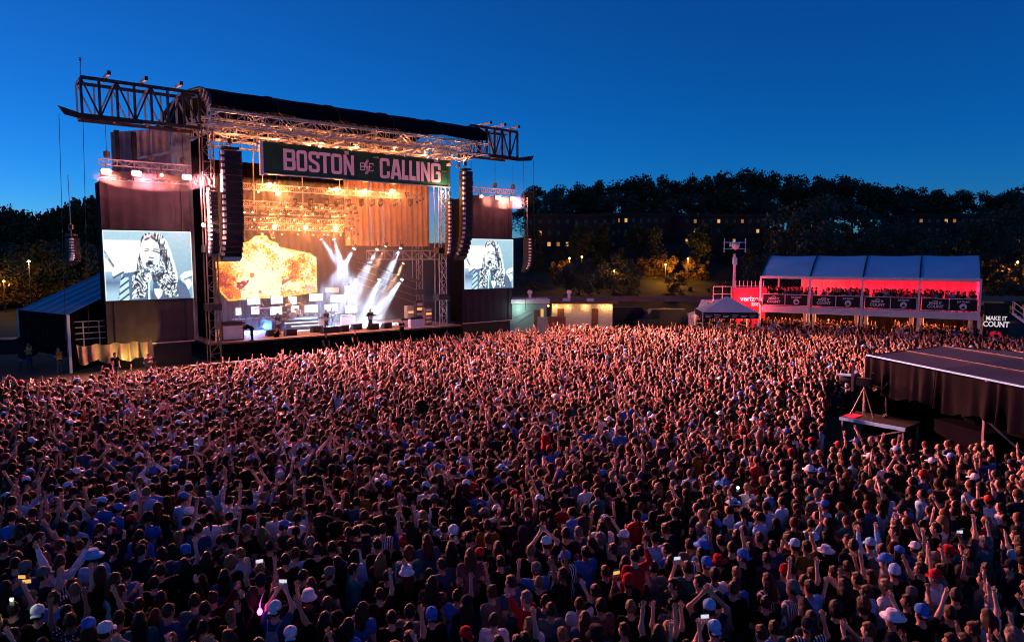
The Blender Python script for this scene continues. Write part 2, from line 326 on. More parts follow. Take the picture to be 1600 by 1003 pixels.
def build_body(pose, sit=False, lean=0., h=.024):
    def fn(P):
        d = body_prims(P, pose, sit)
        d += [rcone(P, (0, -.01, 1.40), (0, .01, 1.58), .06, .052), head_d(P), rcone(P, (0, .045, 1.575), (0, .055, 1.585), .052, .05)]
        for s in (-1, 1):
            a, e, wv = arm(pose, s); d += [rcone(P, a, e, .054, .043), rcone(P, e, wv, .043, .029)]
            f = wv + (wv - e) / np.linalg.norm(wv - e) * .075; d += [rcone(P, wv, f, .028, .034)]
            hp, kn, an, to = legs(sit)[0 if s < 0 else 1]; d += [rcone(P, hp, kn, .088, .058), rcone(P, kn, an, .056, .037), rcone(P, an, to, .04, .036)]
        D = smin(d, .018)
        nose = rcone(P, (0, .095, 1.66), (0, .118, 1.625), .012, .02); ears = np.minimum(rcone(P, (.088, 0, 1.635), (.09, 0, 1.66), .02, .022), rcone(P, (-.088, 0, 1.635), (-.09, 0, 1.66), .02, .022))
        return smin([D, nose, ears], .008)
    zt = max([1.80] + [arm(pose, s)[2][2] + .16 for s in (-1, 1)]); xw = max(.34, *(abs(arm(pose, s)[i][0]) + .12 for s in (-1, 1) for i in (1, 2))); yf = max(.22 if not sit else .62, *(arm(pose, s)[i][1] + .12 for s in (-1, 1) for i in (1, 2)))
    V, F = surface_nets(fn, (-xw, -.2, -.03), (xw, yf, zt), h)
    mb = MB()
    for s in (-1, 1):                                       # five fingers rooted in each palm
        a, e, wv = arm(pose, s); d = (wv - e) / np.linalg.norm(wv - e); sd = np.cross(d, [0, 1, 0.01]); sd /= np.linalg.norm(sd); nn = np.cross(sd, d); curl = .55 if pose in ('fist', 'left_fist', 'down', 'phone', 'phone_up', 'guitar', 'drum') else .12
        for k, (o, L) in enumerate(((-.03, .062), (-.01, .075), (.011, .07), (.03, .052))):
            p0 = wv + d * .085 + sd * o; p1 = p0 + d * L * .55 + nn * L * .25 * curl + sd * o * .18; p2 = p1 + (d * (1 - curl) + nn * curl) * L * .55
            mb.tube(p0, p1, .0105, .0095, 5); mb.tube(p1, p2, .0095, .007, 5)
        p0 = wv + d * .03 + sd * (-.026 * s); p1 = p0 + d * .035 - sd * .035 * s; mb.tube(p0, p1, .013, .011, 5); mb.tube(p1, p1 + d * .035 - sd * .006 * s, .011, .008, 5)
    nb = len(F)
    V2 = np.concatenate([V, np.array(mb.v)]); V2 = bendf(V2, lean)
    me = bpy.data.meshes.new('body'); me.from_pydata(V2.tolist(), [], F.tolist() + [tuple(i + len(V) for i in f) for f in mb.f]); me.materials.append(M['skin']); me.materials.append(M['eye'])
    cen = np.array([V2[list(f)].mean(0) for f in F]) if not lean else None
    if cen is not None:                                    # eyes and mouth
        idx = np.zeros(len(me.polygons), np.int32)
        for cx, cz, r in ((.036, 1.665, .016), (-.036, 1.665, .016)):
            idx[:nb][(np.hypot(cen[:, 0] - cx, cen[:, 2] - cz) < r) & (cen[:, 1] > .07)] = 1
        me.polygons.foreach_set('material_index', idx)
    me.polygons.foreach_set('use_smooth', [True] * len(me.polygons)); me.update(); return me
def wrinkle(P, a=.005): return a * (np.sin(P[:, 2] * 55 + P[:, 0] * 22) * np.sin(P[:, 0] * 38 + P[:, 1] * 30) + .6 * np.sin(P[:, 1] * 47 + P[:, 2] * 31))
def build_shirt(pose, long=False, lean=0., h=.024):
    def fn(P):
        d = body_prims(P, pose, False, .016) + [rcone(P, (0, 0, .88), (0, 0, 1.0), .155, .145)]
        for s in (-1, 1):
            a, e, wv = arm(pose, s)
            if long: d += [rcone(P, a, e, .073, .06), rcone(P, e, e + (wv - e) * .9, .06, .046)]
            else: d += [rcone(P, a, a + (e - a) * .55, .073, .07)]
        D = smin(d, .02) + wrinkle(P)
        D = np.maximum(D, .86 - P[:, 2]); D = np.maximum(D, -(rcone(P, (0, .02, 1.47), (0, .03, 1.75), .085, .11)))
        if not long:
            for s in (-1, 1):                               # straight sleeve hems
                a, e, wv = arm(pose, s); ax = (e - a) / np.linalg.norm(e - a); D = np.where((P[:, 0] * s > .15) & (np.abs((P - a) @ ax) < .4) & (rcone(P, a, e, .11, .11) < 0), np.maximum(D, (P - a) @ ax - np.linalg.norm(e - a) * .62), D)
        return D
    zt = max([1.58] + [arm(pose, s)[i][2] + .1 for s in (-1, 1) for i in (1, 2)]); xw = max(.36, *(abs(arm(pose, s)[i][0]) + .12 for s in (-1, 1) for i in (1, 2))); yf = max(.25, *(arm(pose, s)[i][1] + .12 for s in (-1, 1) for i in (1, 2)))
    V, F = surface_nets(fn, (-xw, -.24, .8), (xw, yf, zt), h); return qm(bendf(V, lean), F, 'shirt', 'cloth')
def build_trousers(sit=False, h=.03):
    def fn(P):
        d = [rcone(P, (-.075, 0, .97), (.075, 0, .97), .14, .14)]
        for hp, kn, an, to in legs(sit): d += [rcone(P, hp, kn, .10, .075), rcone(P, kn, an, .073, .06)]
        D = smin(d, .02) + wrinkle(P, .004); return np.maximum(D, P[:, 2] - 1.02)
    V, F = surface_nets(fn, (-.32, -.24, -.02), (.32, .6 if sit else .24, 1.1), h); return qm(V, F, 'trousers', 'cloth')
def build_shoes(sit=False):
    mb = MB()
    for hp, kn, an, to in legs(sit): mb.lathe(((an[0] + to[0]) / 2, (an[1] + to[1]) / 2 + .01, an[2] - .085), [(.05, 0), (.055, .02), (.05, .06), (.03, .10)], 10); mb.tube((an[0], an[1] - .03, an[2] - .04), (to[0], to[1] + .03, to[2]), .045, .035, 8)
    return mb.mesh('shoes', 'rubber', True)
def build_hair(kind, h=.02):
    def fn(P):
        x, y, z = P.T; D = head_d(P, .02 if kind != 'curly' else .045)
        D = D + .008 * np.sin(x * 60 + z * 30) * np.sin(y * 55 + x * 25)
        face = np.maximum((.065 if kind != 'curly' else .075) - y, z - 1.715); D = np.maximum(D, -np.maximum(.055 - y, z - 1.712))
        D = np.maximum(D, 1.60 - z + .35 * y) if kind in ('short', 'bald_fade') else D
        if kind == 'long':
            lo = smin([rcone(P, (-.045, -.075, 1.62), (-.05, -.12, 1.36), .07, .055), rcone(P, (.045, -.075, 1.62), (.05, -.12, 1.34), .07, .055), rcone(P, (.085, -.01, 1.62), (.11, -.02, 1.40), .03, .03), rcone(P, (-.085, -.01, 1.62), (-.11, -.02, 1.40), .03, .03)], .015) + .006 * np.sin(x * 130); D = smin([D, lo], .015)
        if kind == 'bun': D = smin([D, rcone(P, (0, -.06, 1.77), (0, -.07, 1.79), .05, .045)], .008); D = np.maximum(D, 1.57 - z)
        if kind == 'tail': D = smin([np.maximum(D, 1.58 - z), rcone(P, (0, -.11, 1.71), (0, -.17, 1.60), .03, .035), rcone(P, (0, -.17, 1.60), (0, -.15, 1.42), .035, .02)], .012)
        if kind == 'curly': D = np.maximum(D + .012 * np.sin(x * 90) * np.sin(y * 95) * np.sin(z * 88), 1.52 - z)
        return D
    V, F = surface_nets(fn, (-.2, -.26, 1.28), (.2, .2, 1.9), h); return qm(V, F, 'hair', 'hair')
def build_hat(kind):
    mb = MB(); c = (0, .0, 1.70); n = 18
    if kind in ('cap', 'cap_back'):
        mb.lathe(c, [(.103, -.02), (.106, .01), (.104, .05), (.09, .085), (.06, .108), (.012, .118), (.012, .124), (.0005, .126)], n)
        s = 1 if kind == 'cap' else -1
        mb.grid(lambda a, b: ((a - .5) * .17 * (1 - .15 * b), s * (.085 + b * .085 * (1 - (2 * a - 1) ** 2 * .45)), 1.69 - .012 * b - .025 * (2 * a - 1) ** 2), 8, 3)
        mb.grid(lambda a, b: ((a - .5) * .17 * (1 - .15 * b), s * (.085 + b * .085 * (1 - (2 * a - 1) ** 2 * .45)), 1.684 - .012 * b - .025 * (2 * a - 1) ** 2), 8, 3)
    elif kind == 'beanie': mb.lathe(c, [(.104, -.05), (.112, -.045), (.112, -.005), (.104, 0), (.106, .04), (.092, .09), (.05, .125), (.001, .135)], n)
    elif kind == 'bucket': mb.lathe(c, [(.155, -.055), (.158, -.05), (.112, .005), (.106, .07), (.09, .1), (.001, .104)], n)
    elif kind == 'brim': mb.lathe(c, [(.19, -.012), (.195, -.002), (.112, .01), (.108, .06), (.092, .11), (.05, .12), (.001, .10)], n)
    elif kind == 'hood': pass
    mb.v = [(x * (1 if i < 0 else 1), y * 1.08, z) for i, (x, y, z) in enumerate(mb.v)]
    return mb.mesh('hat', 'cloth', True)
def build_hood():
    V, F = surface_nets(lambda P: np.maximum(smin([head_d(P, .04), rcone(P, (0, -.06, 1.50), (0, -.02, 1.62), .12, .11)], .03), -np.maximum(.05 - P[:, 1], P[:, 2] - 1.74)), (-.22, -.26, 1.3), (.22, .22, 1.95), .024); return qm(V, F, 'hood', 'cloth')
_mc = {}
def cached(fn, *a, **k):
    key = (fn.__name__, a, tuple(sorted(k.items())))
    if key not in _mc: _mc[key] = fn(*a, **k)
    return _mc[key]
SKIN = [(0.441, 0.273, 0.205), (0.395, 0.235, 0.167), (0.471, 0.312, 0.243), (0.32, 0.183, 0.122), (0.167, 0.091, 0.06), (0.38, 0.228, 0.152)]
HAIRC = {'dark brown': (0.0126, 0.0071, 0.0042), 'black': (0.0042, 0.0038, 0.0038), 'brown': (0.0315, 0.016, 0.0076), 'auburn': (0.0546, 0.0189, 0.0076), 'blond': (0.1428, 0.0924, 0.042), 'grey': (0.105, 0.1008, 0.1008)}
CLOTH = {'black': (0.004, 0.004, 0.0045), 'navy': (0.0048, 0.0081, 0.0226), 'charcoal': (0.0097, 0.0097, 0.0109), 'grey': (0.0403, 0.0423, 0.0443), 'white': (0.6, 0.63, 0.7), 'light blue': (0.2, 0.42, 0.68), 'royal blue': (0.035, 0.14, 0.48), 'denim blue': (0.031, 0.0744, 0.1612), 'teal': (0.0186, 0.1054, 0.124), 'maroon': (0.0262, 0.004, 0.006), 'red': (0.32, 0.012, 0.018), 'olive': (0.0181, 0.0181, 0.0081), 'plum': (0.0202, 0.006, 0.0202), 'pale grey': (0.1016, 0.1064, 0.1136), 'mustard': (0.1229, 0.0793, 0.0117), 'green': (0.006, 0.0322, 0.0121), 'pink': (0.1109, 0.0443, 0.0564), 'brown': (0.0202, 0.0121, 0.0081)}
CW = {'black': 40, 'navy': 12, 'charcoal': 16, 'grey': 6, 'white': 4, 'light blue': 8, 'royal blue': 8, 'denim blue': 9, 'teal': 3, 'maroon': 5, 'red': 2.2, 'olive': 4, 'plum': 3, 'pale grey': 2.5, 'mustard': 1, 'green': 2, 'pink': 0.7, 'brown': 4}
PANTS = {'black': (.012, .012, .014), 'jeans': (.04, .07, .14), 'khaki': (.25, .2, .13), 'grey': (.1, .1, .11)}
def person(label, pos, yaw, pose='down', shirt='black', long=False, pattern=None, hair='short', hairc='dark brown', hat=None, hatc='white', skin=0, scale=1., sit=False, lean=0., group=None, pants='jeans', vest=None, z=0., bag=False):
    b = obj('person', cached(build_body, pose, sit, lean)); b.location = (pos[0], pos[1], pos[2] if len(pos) > 2 else z); b.rotation_euler = (0, 0, yaw); b.scale = (scale,) * 3; b.color = (*SKIN[skin], 1)
    tag(b, label, 'person', group)
    s = obj('shirt', cached(build_shirt, pose, long, lean), b); s.color = (*CLOTH[shirt], 1)
    if pattern: s.material_slots[0].link = 'OBJECT'; s.material_slots[0].material = M[pattern]
    t = obj('trousers', cached(build_trousers, sit), b); t.color = (*PANTS[pants], 1)
    obj('shoes', cached(build_shoes, sit), b)
    def headpiece(nm, me, c):
        o = obj(nm, me, b); o.color = (*c, 1)
        if lean:
            o.matrix_local = Matrix.Translation((0, 0, .92)) @ Matrix.Rotation(-lean, 4, 'X') @ Matrix.Translation((0, 0, -.92))
        return o
    if hat == 'hood': headpiece('hood', cached(build_hood), CLOTH[shirt])
    else:
        if hair: headpiece('hair', cached(build_hair, hair if not (hat and hair in ('bun', 'curly')) else 'short'), HAIRC[hairc])
        if hat: headpiece('hat', cached(build_hat, hat), CLOTH[hatc])
    if vest: o = obj('vest', cached(build_vest), b); o.color = (*vest, 1)
    if bag: o = obj('backpack', cached(build_bag), b); o.color = (.25, .3, .36, 1)
    return b
def build_vest():
    V, F = surface_nets(lambda P: np.maximum(np.maximum(np.maximum(smin(body_prims(P, 'down', False, .034), .02), .9 - P[:, 2]), -rcone(P, (0, .02, 1.45), (0, .03, 1.75), .1, .12)), np.abs(P[:, 0]) - .19), (-.3, -.25, .84), (.3, .25, 1.56), .024); return qm(V, F, 'vest', 'cloth')
def build_bag():
    mb = MB(); mb.grid(lambda a, b: ((a - .5) * (.18 + .16 * (1 - b)), -.17 - .10 * math.sin(math.pi * a) * math.sin(math.pi * (b * .85 + .1)), .98 + b * .38), 8, 8); mb.grid(lambda a, b: ((a - .5) * (.18 + .16 * (1 - b)), -.165, .98 + b * .38), 8, 8)
    for s in (-1, 1): mb.tube((.14 * s, -.17, 1.02), (.07 * s, -.18, 1.36), .008, n=5); mb.tube((.07 * s, -.18, 1.36), (.12 * s, -.03, 1.49), .01, n=5)
    return mb.mesh('backpack', 'cloth', True)
# ------------------------------------------------------------------ the mass of the crowd: light bodies joined into one mesh
def lite(pose, hair, hat, fine):
    """verts, faces(tris/quads as lists), region per face: 0 skin 1 shirt 2 trousers 3 hair 4 hat"""
    mb = MB(); reg = []
    def mark(r): reg.extend([r] * (len(mb.f) - len(reg)))
    na = 7 if fine else 5; nh = 10 if fine else 7
    ry = [(.001, -.115), (.06, -.10), (.082, -.04), (.086, .02), (.07, .08), (.04, .105), (.001, .115)] if fine else [(.001, -.115), (.07, -.07), (.086, .02), (.06, .09), (.001, .115)]
    o = len(mb.v); mb.lathe((0, .005, 1.655), ry, nh); mb.v[o:] = [(x, (y - .005) * 1.15 + .005, z) for x, y, z in mb.v[o:]]
    mb.tube((0, .11, 1.66), (0, .128, 1.62), .008, .018, 4); mb.tube((0, -.01, 1.40), (0, .0, 1.57), .055, .05, 6); mark(0)
    hr = [(.093, -.05), (.100, .02), (.082, .08), (.045, .115), (.001, .125)]; o = len(mb.v); mb.lathe((0, -.018, 1.66), hr, nh); mb.v[o:] = [(x, y * 1.12 - .012 * (z < 1.64), z + (.07 if y > .04 and z < 1.64 else 0)) for x, y, z in mb.v[o:]]
    if hair == 'long': o = len(mb.v); mb.lathe((0, -.06, 1.36), [(.07, 0), (.10, .06), (.10, .2), (.09, .3)], 7); mb.v[o:] = [(x, -.07 + (y + .06) * .7, z) for x, y, z in mb.v[o:]]
    if hair == 'tail': mb.tube((0, -.11, 1.70), (0, -.15, 1.42), .035, .02, 5)
    mark(3)
    if hat:
        mb.lathe((0, 0, 1.70), [(.112, -.03), (.114, .03), (.085, .09), (.001, .125)], nh)
        if hat == 'cap': mb.box((0, .14, 1.69), (.15, .11, .012))
        elif hat == 'brim': mb.lathe((0, 0, 1.69), [(.19, 0), (.19, .008)], 9)
        mark(4)
    o = len(mb.v); mb.lathe((0, 0, .88), [(.165, 0), (.15, .15), (.165, .36), (.20, .50), (.175, .56), (.06, .60)], 10 if fine else 7); mb.v[o:] = [(x * 1.08, y * .66, z) for x, y, z in mb.v[o:]]
    for s in (-1, 1): a, e, wv = arm(pose, s); mb.tube(a - np.array([.03 * s, 0, 0]), a + (e - a) * .6, .072, .064, na)
    mark(1)
    for s in (-1, 1):
        a, e, wv = arm(pose, s); d = (wv - e) / np.linalg.norm(wv - e); mb.tube(a + (e - a) * .55, e, .047, .043, na); mb.tube(e - d * .02, wv, .043, .03, na); mb.tube(wv - d * .01, wv + d * .09, .03, .042, 5 if fine else 4)
        if fine:
            sd = np.cross(d, [0, 1, .01]); sd /= np.linalg.norm(sd)
            for q in (-.028, -.009, .01, .029): mb.tube(wv + d * .08 + sd * q, wv + d * .17 + sd * q * 1.3, .01, .007, 3)
            mb.tube(wv + d * .03 - sd * .03 * s, wv + d * .09 - sd * .06 * s, .012, .008, 3)
        else: mb.tube(wv + d * .085, wv + d * .17, .04, .02, 4)
    mark(0)
    for s in (-1, 1): mb.tube((.09 * s, 0, .92), (.11 * s, .01, .5), .1, .07, 5); mb.tube((.11 * s, .01, .5), (.115 * s, 0, .0), .07, .05, 4)
    mark(2)
    V = np.array(mb.v); F = mb.f; tri = []; tr = []
    for f, r in zip(F, reg):
        for k in range(1, len(f) - 1): tri.append((f[0], f[k], f[k + 1])); tr.append(r)
    return V, np.array(tri), np.array(tr)
LITE_POSES = ['down', 'bent', 'clap_low', 'both_up', 'vee', 'clap', 'right_up', 'left_up', 'fist', 'left_fist', 'one_phone', 'mixed', 'point']
def crowd_mesh(people):
    """people: list of (x, y, z, yaw, scale, variant, colours[5])"""
    Vs, Fs, Cs = [], [], []; off = 0
    for x, y, z, yaw, s, var, cols in people:
        V, F, r = var; c, sn = math.cos(yaw), math.sin(yaw)
        W = np.empty_like(V); W[:, 0] = (V[:, 0] * c - V[:, 1] * sn) * s + x; W[:, 1] = (V[:, 0] * sn + V[:, 1] * c) * s + y; W[:, 2] = V[:, 2] * s + z
        Vs.append(W); Fs.append(F + off); off += len(V); Cs.append(np.array(cols)[r])
    V = np.concatenate(Vs); F = np.concatenate(Fs); Cc = np.concatenate(Cs)
    me = bpy.data.meshes.new('crowd'); me.vertices.add(len(V)); me.vertices.foreach_set('co', V.astype(np.float32).ravel())
    me.loops.add(len(F) * 3); me.loops.foreach_set('vertex_index', F.astype(np.int32).ravel()); me.polygons.add(len(F)); me.polygons.foreach_set('loop_start', np.arange(0, len(F) * 3, 3, dtype=np.int32))
    me.polygons.foreach_set('use_smooth', np.ones(len(F), bool)); me.update(calc_edges=True)
    at = me.color_attributes.new('col', 'FLOAT_COLOR', 'CORNER'); c4 = np.ones((len(F), 3, 4), np.float32); c4[:, :, :3] = Cc[:, None, :]; at.data.foreach_set('color', c4.ravel())
    me.materials.append(M['crowd']); return me
def pick_cols(rng):
    k = list(CW); p = np.array([CW[i] for i in k]); sh = CLOTH[k[rng.choice(len(k), p=p / p.sum())]]; hk = list(HAIRC); hp = np.array([30, 25, 25, 10, 7, 3.]) ; hc = HAIRC[hk[rng.choice(len(hk), p=hp / hp.sum())]]
    ht = [CLOTH[i] for i in ('white', 'light blue', 'black', 'navy', 'red', 'pale grey', 'royal blue')][rng.integers(7)]
    return [SKIN[rng.choice(6, p=[.25, .22, .25, .12, .06, .1])], sh, list(PANTS.values())[rng.integers(4)], hc, ht]
# ------------------------------------------------------------------ the ground and the hill
def terrain(x, y):
    t = np.clip((y - 84 - .10 * np.abs(x - 20)) / 70, 0, 1); s = t * t * (3 - 2 * t)
    return s * (12.0 + 1.2 * math.sin(x * .03) + .5 * math.sin(x * .11))
mb = MB(); xs = [-900, -400] + list(range(-200, 221, 10)) + [420, 900]; ys = [-200, -60, 0, 30, 60] + list(range(80, 181, 6)) + [220, 400, 1200]
mb.add([(x, y, terrain(x, y) if y < 200 else terrain(x, 180) * (1 if y < 300 else .6)) for y in ys for x in xs], [(j * len(xs) + i, j * len(xs) + i + 1, (j + 1) * len(xs) + i + 1, (j + 1) * len(xs) + i) for j in range(len(ys) - 1) for i in range(len(xs) - 1)])
M['grass'] = mat('trodden_grass', (.02, .024, .012), .95, noise=.5, nscale=.25, bump=.5, bscale=3)
tag(mb.build('ground', 'grass', smooth=True), 'dark trodden grass field rising to a wooded hill', kind='structure')
# ------------------------------------------------------------------ the stage
def stg(name, label, cat, u, v, z=0., group=None): return thing(name, label, cat, pt(u, v, z), TH, group)
DZ = 1.5
t = stg('stage_deck', 'long brown concert stage deck with dark skirt below its edge', 'stage', 0, 0)
MB().box((10.6, 7, DZ - .06), (22.4, 14, .12)).build('deck_floor', 'deck', t)
for i in range(14):
    MB().grid(lambda a, b, i=i: (-.55 + i * 1.6 + a * 1.58, .04 + .03 * math.sin(a * 40), .02 + b * (DZ - .16)), 24, 1).build('skirt_panel', 'black_cloth', t)
MB().box((10.6, -.02, DZ - .05), (22.4, .06, .1)).build('edge_trim', 'wood', t)
MB().box((10.6, 13.9, .7), (22.3, .1, 1.3)).build('back_skirt', 'black_cloth', t)
# roof of the stage
t = stg('stage_roof', 'black arched canopy roof over a steel lattice above the stage', 'stage roof', 0, 0)
RU0, RU1 = -.6, 23.2
prof = [(-2.3, 18.25), (-2.33, 18.5), (-2.1, 18.9), (-1.6, 19.25), (-.9, 19.55), (.2, 19.8), (3, 20.1), (9, 20.0), (14.5, 18.6)]
nb = 5
for k in range(nb):
    u0, u1 = RU0 + (RU1 - RU0) * k / nb, RU0 + (RU1 - RU0) * (k + 1) / nb
    def sh(a, b):
        i = min(int(b * (len(prof) - 1)), len(prof) - 2); f = b * (len(prof) - 1) - i; v = prof[i][0] * (1 - f) + prof[i + 1][0] * f; z = prof[i][1] * (1 - f) + prof[i + 1][1] * f
        sag = (.30 + .1 * math.sin(k * 2.3)) * math.sin(math.pi * a) * math.sin(math.pi * min(1, b * 1.6 + .15)); return (u0 + (u1 - u0) * a, v - (-sag * .4), z - sag + .02 * math.sin(a * 9 + k) + .02 * math.sin(b * 20 + a * 5))
    MB().grid(sh, 8, 16).build('canopy_panel', 'canopy', t, True)
    rib = MB()
    for (v0, z0), (v1, z1) in zip(prof, prof[1:]): rib.tube((u0, v0 - .03, z0 + .03), (u0, v1 - .03, z1 + .03), .05, n=5)
    rib.build('roof_rib', 'dark_steel', t)
for ue in (RU0 + .05,):                                        # open arched truss at the end of the roof
    e = MB()
    inner = [(v * .75 + .3, z - .75 + .15) for v, z in prof[:7]]
    for i in range(6):
        e.tube((ue, *prof[i]), (ue, *prof[i + 1]), .06, n=5); e.tube((ue, *inner[i]), (ue, *inner[i + 1]), .05, n=5); e.tube((ue, *prof[i]), (ue, *inner[i]), .035, n=4); e.tube((ue, *prof[i + 1]), (ue, *inner[i]), .035, n=4)
    e.tube((ue, -2.3, 17.9), (ue, -2.3, 17.0), .05); e.tube((ue, -2.3, 17.0), (ue, 3, 17.3), .05); e.build('end_truss', 'steel', t)
for v in (-2.1, .4, 3.6, 7):
    truss('roof_truss', t, (RU0, v, 16.7 + (.1 if v > 0 else .25)), (RU1, v, 16.7 + (.1 if v > 0 else .25)), .6, 1.0, 1.25, r=.05)
lat = MB(); rr = random.Random(3)
for k in range(8):
    u = RU0 + .7 + k * 3.1
    lat.tube((u, -2.1, 16.75), (u, 9, 16.95), .05, n=4); lat.tube((u, -2.2, 17.85), (u, 9, 18.3), .06, n=4)
    for v in np.arange(-2, 8.5, 1.4): lat.tube((u, v, 16.8), (u, v + .7, 18.1), .035, n=4); lat.tube((u, v + .7, 18.1), (u, v + 1.4, 16.8), .035, n=4)
for v in (-2.25, 3.):
    for k in range(24): u = RU0 + .5 + k * .98; z = 17.85 + .04 * (v + 2); lat.tube((u, v, z), (u + .5, v + .8, z + 1.1 if v > 0 else z + .7), .03, n=4); lat.tube((u + .5, v + .8, z + (1.1 if v > 0 else .7)), (u + .98, v, z), .03, n=4)
    lat.tube((RU0, v, 17.85 + .04 * (v + 2)), (RU1, v, 17.85 + .04 * (v + 2)), .055, n=5)
for k in range(70):
    u, v, z = rr.uniform(0, 22.5), rr.uniform(-2, 3), rr.uniform(15.9, 17.6); lat.box((u, v, z), (rr.uniform(.1, .5), rr.uniform(.08, .3), rr.uniform(.08, .3)), rr.uniform(0, 3))
for k in range(150):
    u, v, z = rr.uniform(0, 22.5), rr.uniform(-2, 2.5), rr.uniform(16.2, 17.2); lat.tube((u, v, z), (u + rr.uniform(-1.6, 1.6), v + rr.uniform(-1, 1), z + rr.uniform(-.1, .6)), .025, n=4)
stuffpart(lat.build('roof_lattice', 'steel', t))
for k in range(7):
    u = 1.6 + k * 3.3; tl = stg('roof_lamp', 'small warm lamp in the roof lattice, %s from left' % ordinal(k), 'lamp', u, -.4 + .5 * (k % 2), 16.15, 'warm lamps in the roof lattice'); MB().lathe((0, 0, 0), [(.1, 0), (.14, .06), (.1, .22)], 10).build('housing', 'black', tl); MB().lathe((0, 0, .22), [(.09, 0), (.09, .02)], 10).build('lens', 'bulb_dot', tl); lamp('POINT', tl, (0, 0, .4), 150, (1, .30, .11), radius=.08)
# wing trusses either side
def wing(label, u0, u1, tipu, z0, z1, tm):
    t = stg('wing_truss', label, 'truss', (u0 + u1) / 2, .3)
    o = (u0 + u1) / 2; a, b = u0 - o, u1 - o; n = 7 if abs(u1 - u0) > 6 else 6
    for v in (-.25, 1.75):
        m = 'dark_steel' if v < 0 else 'steel'
        MB().bar((a, v, z1), (b, v, z1), .2).build('chord', 'dark_steel', t)
        MB().bar((a, v, z0), (b, v, z0), .22).build('chord', 'dark_steel', t)
        for i in range(n + 1):
            x = a + (b - a) * i / n
            MB().bar((x, v, z0 + .1), (x, v, z1 - .1), .15 if v < 0 else .12).build('post', m, t)
            if i < n:
                x2 = a + (b - a) * (i + 1) / n; up = (i % 2 == 0); MB().bar((x + .06, v + .02, z1 - .12 if up else z0 + .12), (x2 - .06, v + .02, z0 + .12 if up else z1 - .12), .1).build('brace', m, t)
    for i in range(0, n + 1, 2):
        x = a + (b - a) * i / n; MB().bar((x, -.1, z1 - .02), (x, 1.65, z1 - .02), .1).build('cross_tie', 'steel', t); MB().bar((x, -.1, z0 + .02), (x, 1.65, z0 + .02), .1).build('cross_tie', 'wood', t)
    for i in range(3):                                          # pale beams laid across the top
        x = a + (b - a) * (.2 + .3 * i) + (.3 if tm else 0); MB().box((x, -.2, z1 + .24), (.16, 2.6, .2)).build('top_beam', 'white', t); MB().box((x, -1.52, z1 + .24), (.2, .06, .26)).build('beam_cap', 'black', t)
    s = 1 if tipu > u1 else -1; e = b if s > 0 else a; tu = tipu - o
    MB().prism([(e - s * 3.5, z0 - .2), (e - s * 3.5, z0 + .02), (e, z0 + .04), (tu - s * .1, z0 + .38), (tu, z0 + .4), (tu - s * .35, z0 - .12), (e, z0 - .3)], -.5, -.38).build('beam_tip', 'black', t)
    if not tm:
        MB().tube((a, -.25, z1), (a + .05, -.25, z1 + 1.0), .025).build('antenna_mast', 'dark_steel', t); MB().lathe((a + .05, -.25, z1 + 1.0), [(.02, 0), (.09, .05), (.02, .16), (.1, .2), (.02, .22)], 8).build('weather_vane', 'dark_steel', t)
    for du in (.05, 1.35): MB().tube((tu - s * du, -.44, z0 - .1), (tu - s * (du - .35), -.4, 2.5), .02, n=4).build('guy_cable', 'dark_steel', t)
    return t
wing('dark steel wing truss with a thin antenna, left of the stage roof', -7.85, -.65, -9.2, 16.95, 19.35, 0)
wing('shorter steel wing truss right of the stage roof, above the right screen', 23.0, 28.6, 30.55, 17.4, 19.9, 1)
# columns
def column(label, u, v, z1, m='steel', wd=.75):
    t = stg('column_truss', label, 'truss tower', u, v); r = .05
    for x in (-1, 1):
        for y in (-1, 1): MB().tube((x * wd / 2, y * wd / 2, 0), (x * wd / 2, y * wd / 2, z1), r, n=6).build('chord', m, t)
    n = int(z1 / .8); h = z1 / n
    for k in range(n):
        s = 1 if k % 2 else -1
        MB().tube((-s * wd / 2, -wd / 2, k * h), (s * wd / 2, -wd / 2, k * h + h), .03, n=4).build('brace', m, t); MB().tube((wd / 2, -s * wd / 2, k * h), (wd / 2, s * wd / 2, k * h + h), .03, n=4).build('brace', m, t)
        MB().bar((-wd / 2, -wd / 2, k * h), (wd / 2, -wd / 2, k * h), .05).build('rung', m, t)
    for z in (4.2, 8.4): MB().box((0, 0, z), (wd + .25, wd + .25, .5)).build('sleeve_block', 'dark_steel', t)
    MB().box((0, 0, .12), (1.5, 1.5, .24)).build('base_plate', 'dark_steel', t); return t
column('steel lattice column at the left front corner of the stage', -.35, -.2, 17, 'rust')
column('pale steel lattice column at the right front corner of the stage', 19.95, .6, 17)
column('steel lattice column behind the left video wall tower', -.4, 9.5, 17)
column('steel lattice column at the right rear of the stage', 22.9, 9.5, 17)
t = stg('side_truss', 'horizontal truss across the right side of the stage below the orange curtain', 'truss', 15.5, 5.5); truss('t', t, (-.4, 0, 7.6), (4.6, -4.4, 7.6), .6, .8, .8, r=.05)
for a, b in (((4.6, -4.4, 7.6), (4.6, -4.5, 1.5)),): MB().tube(a, b, .05).build('support_leg', 'steel', t)
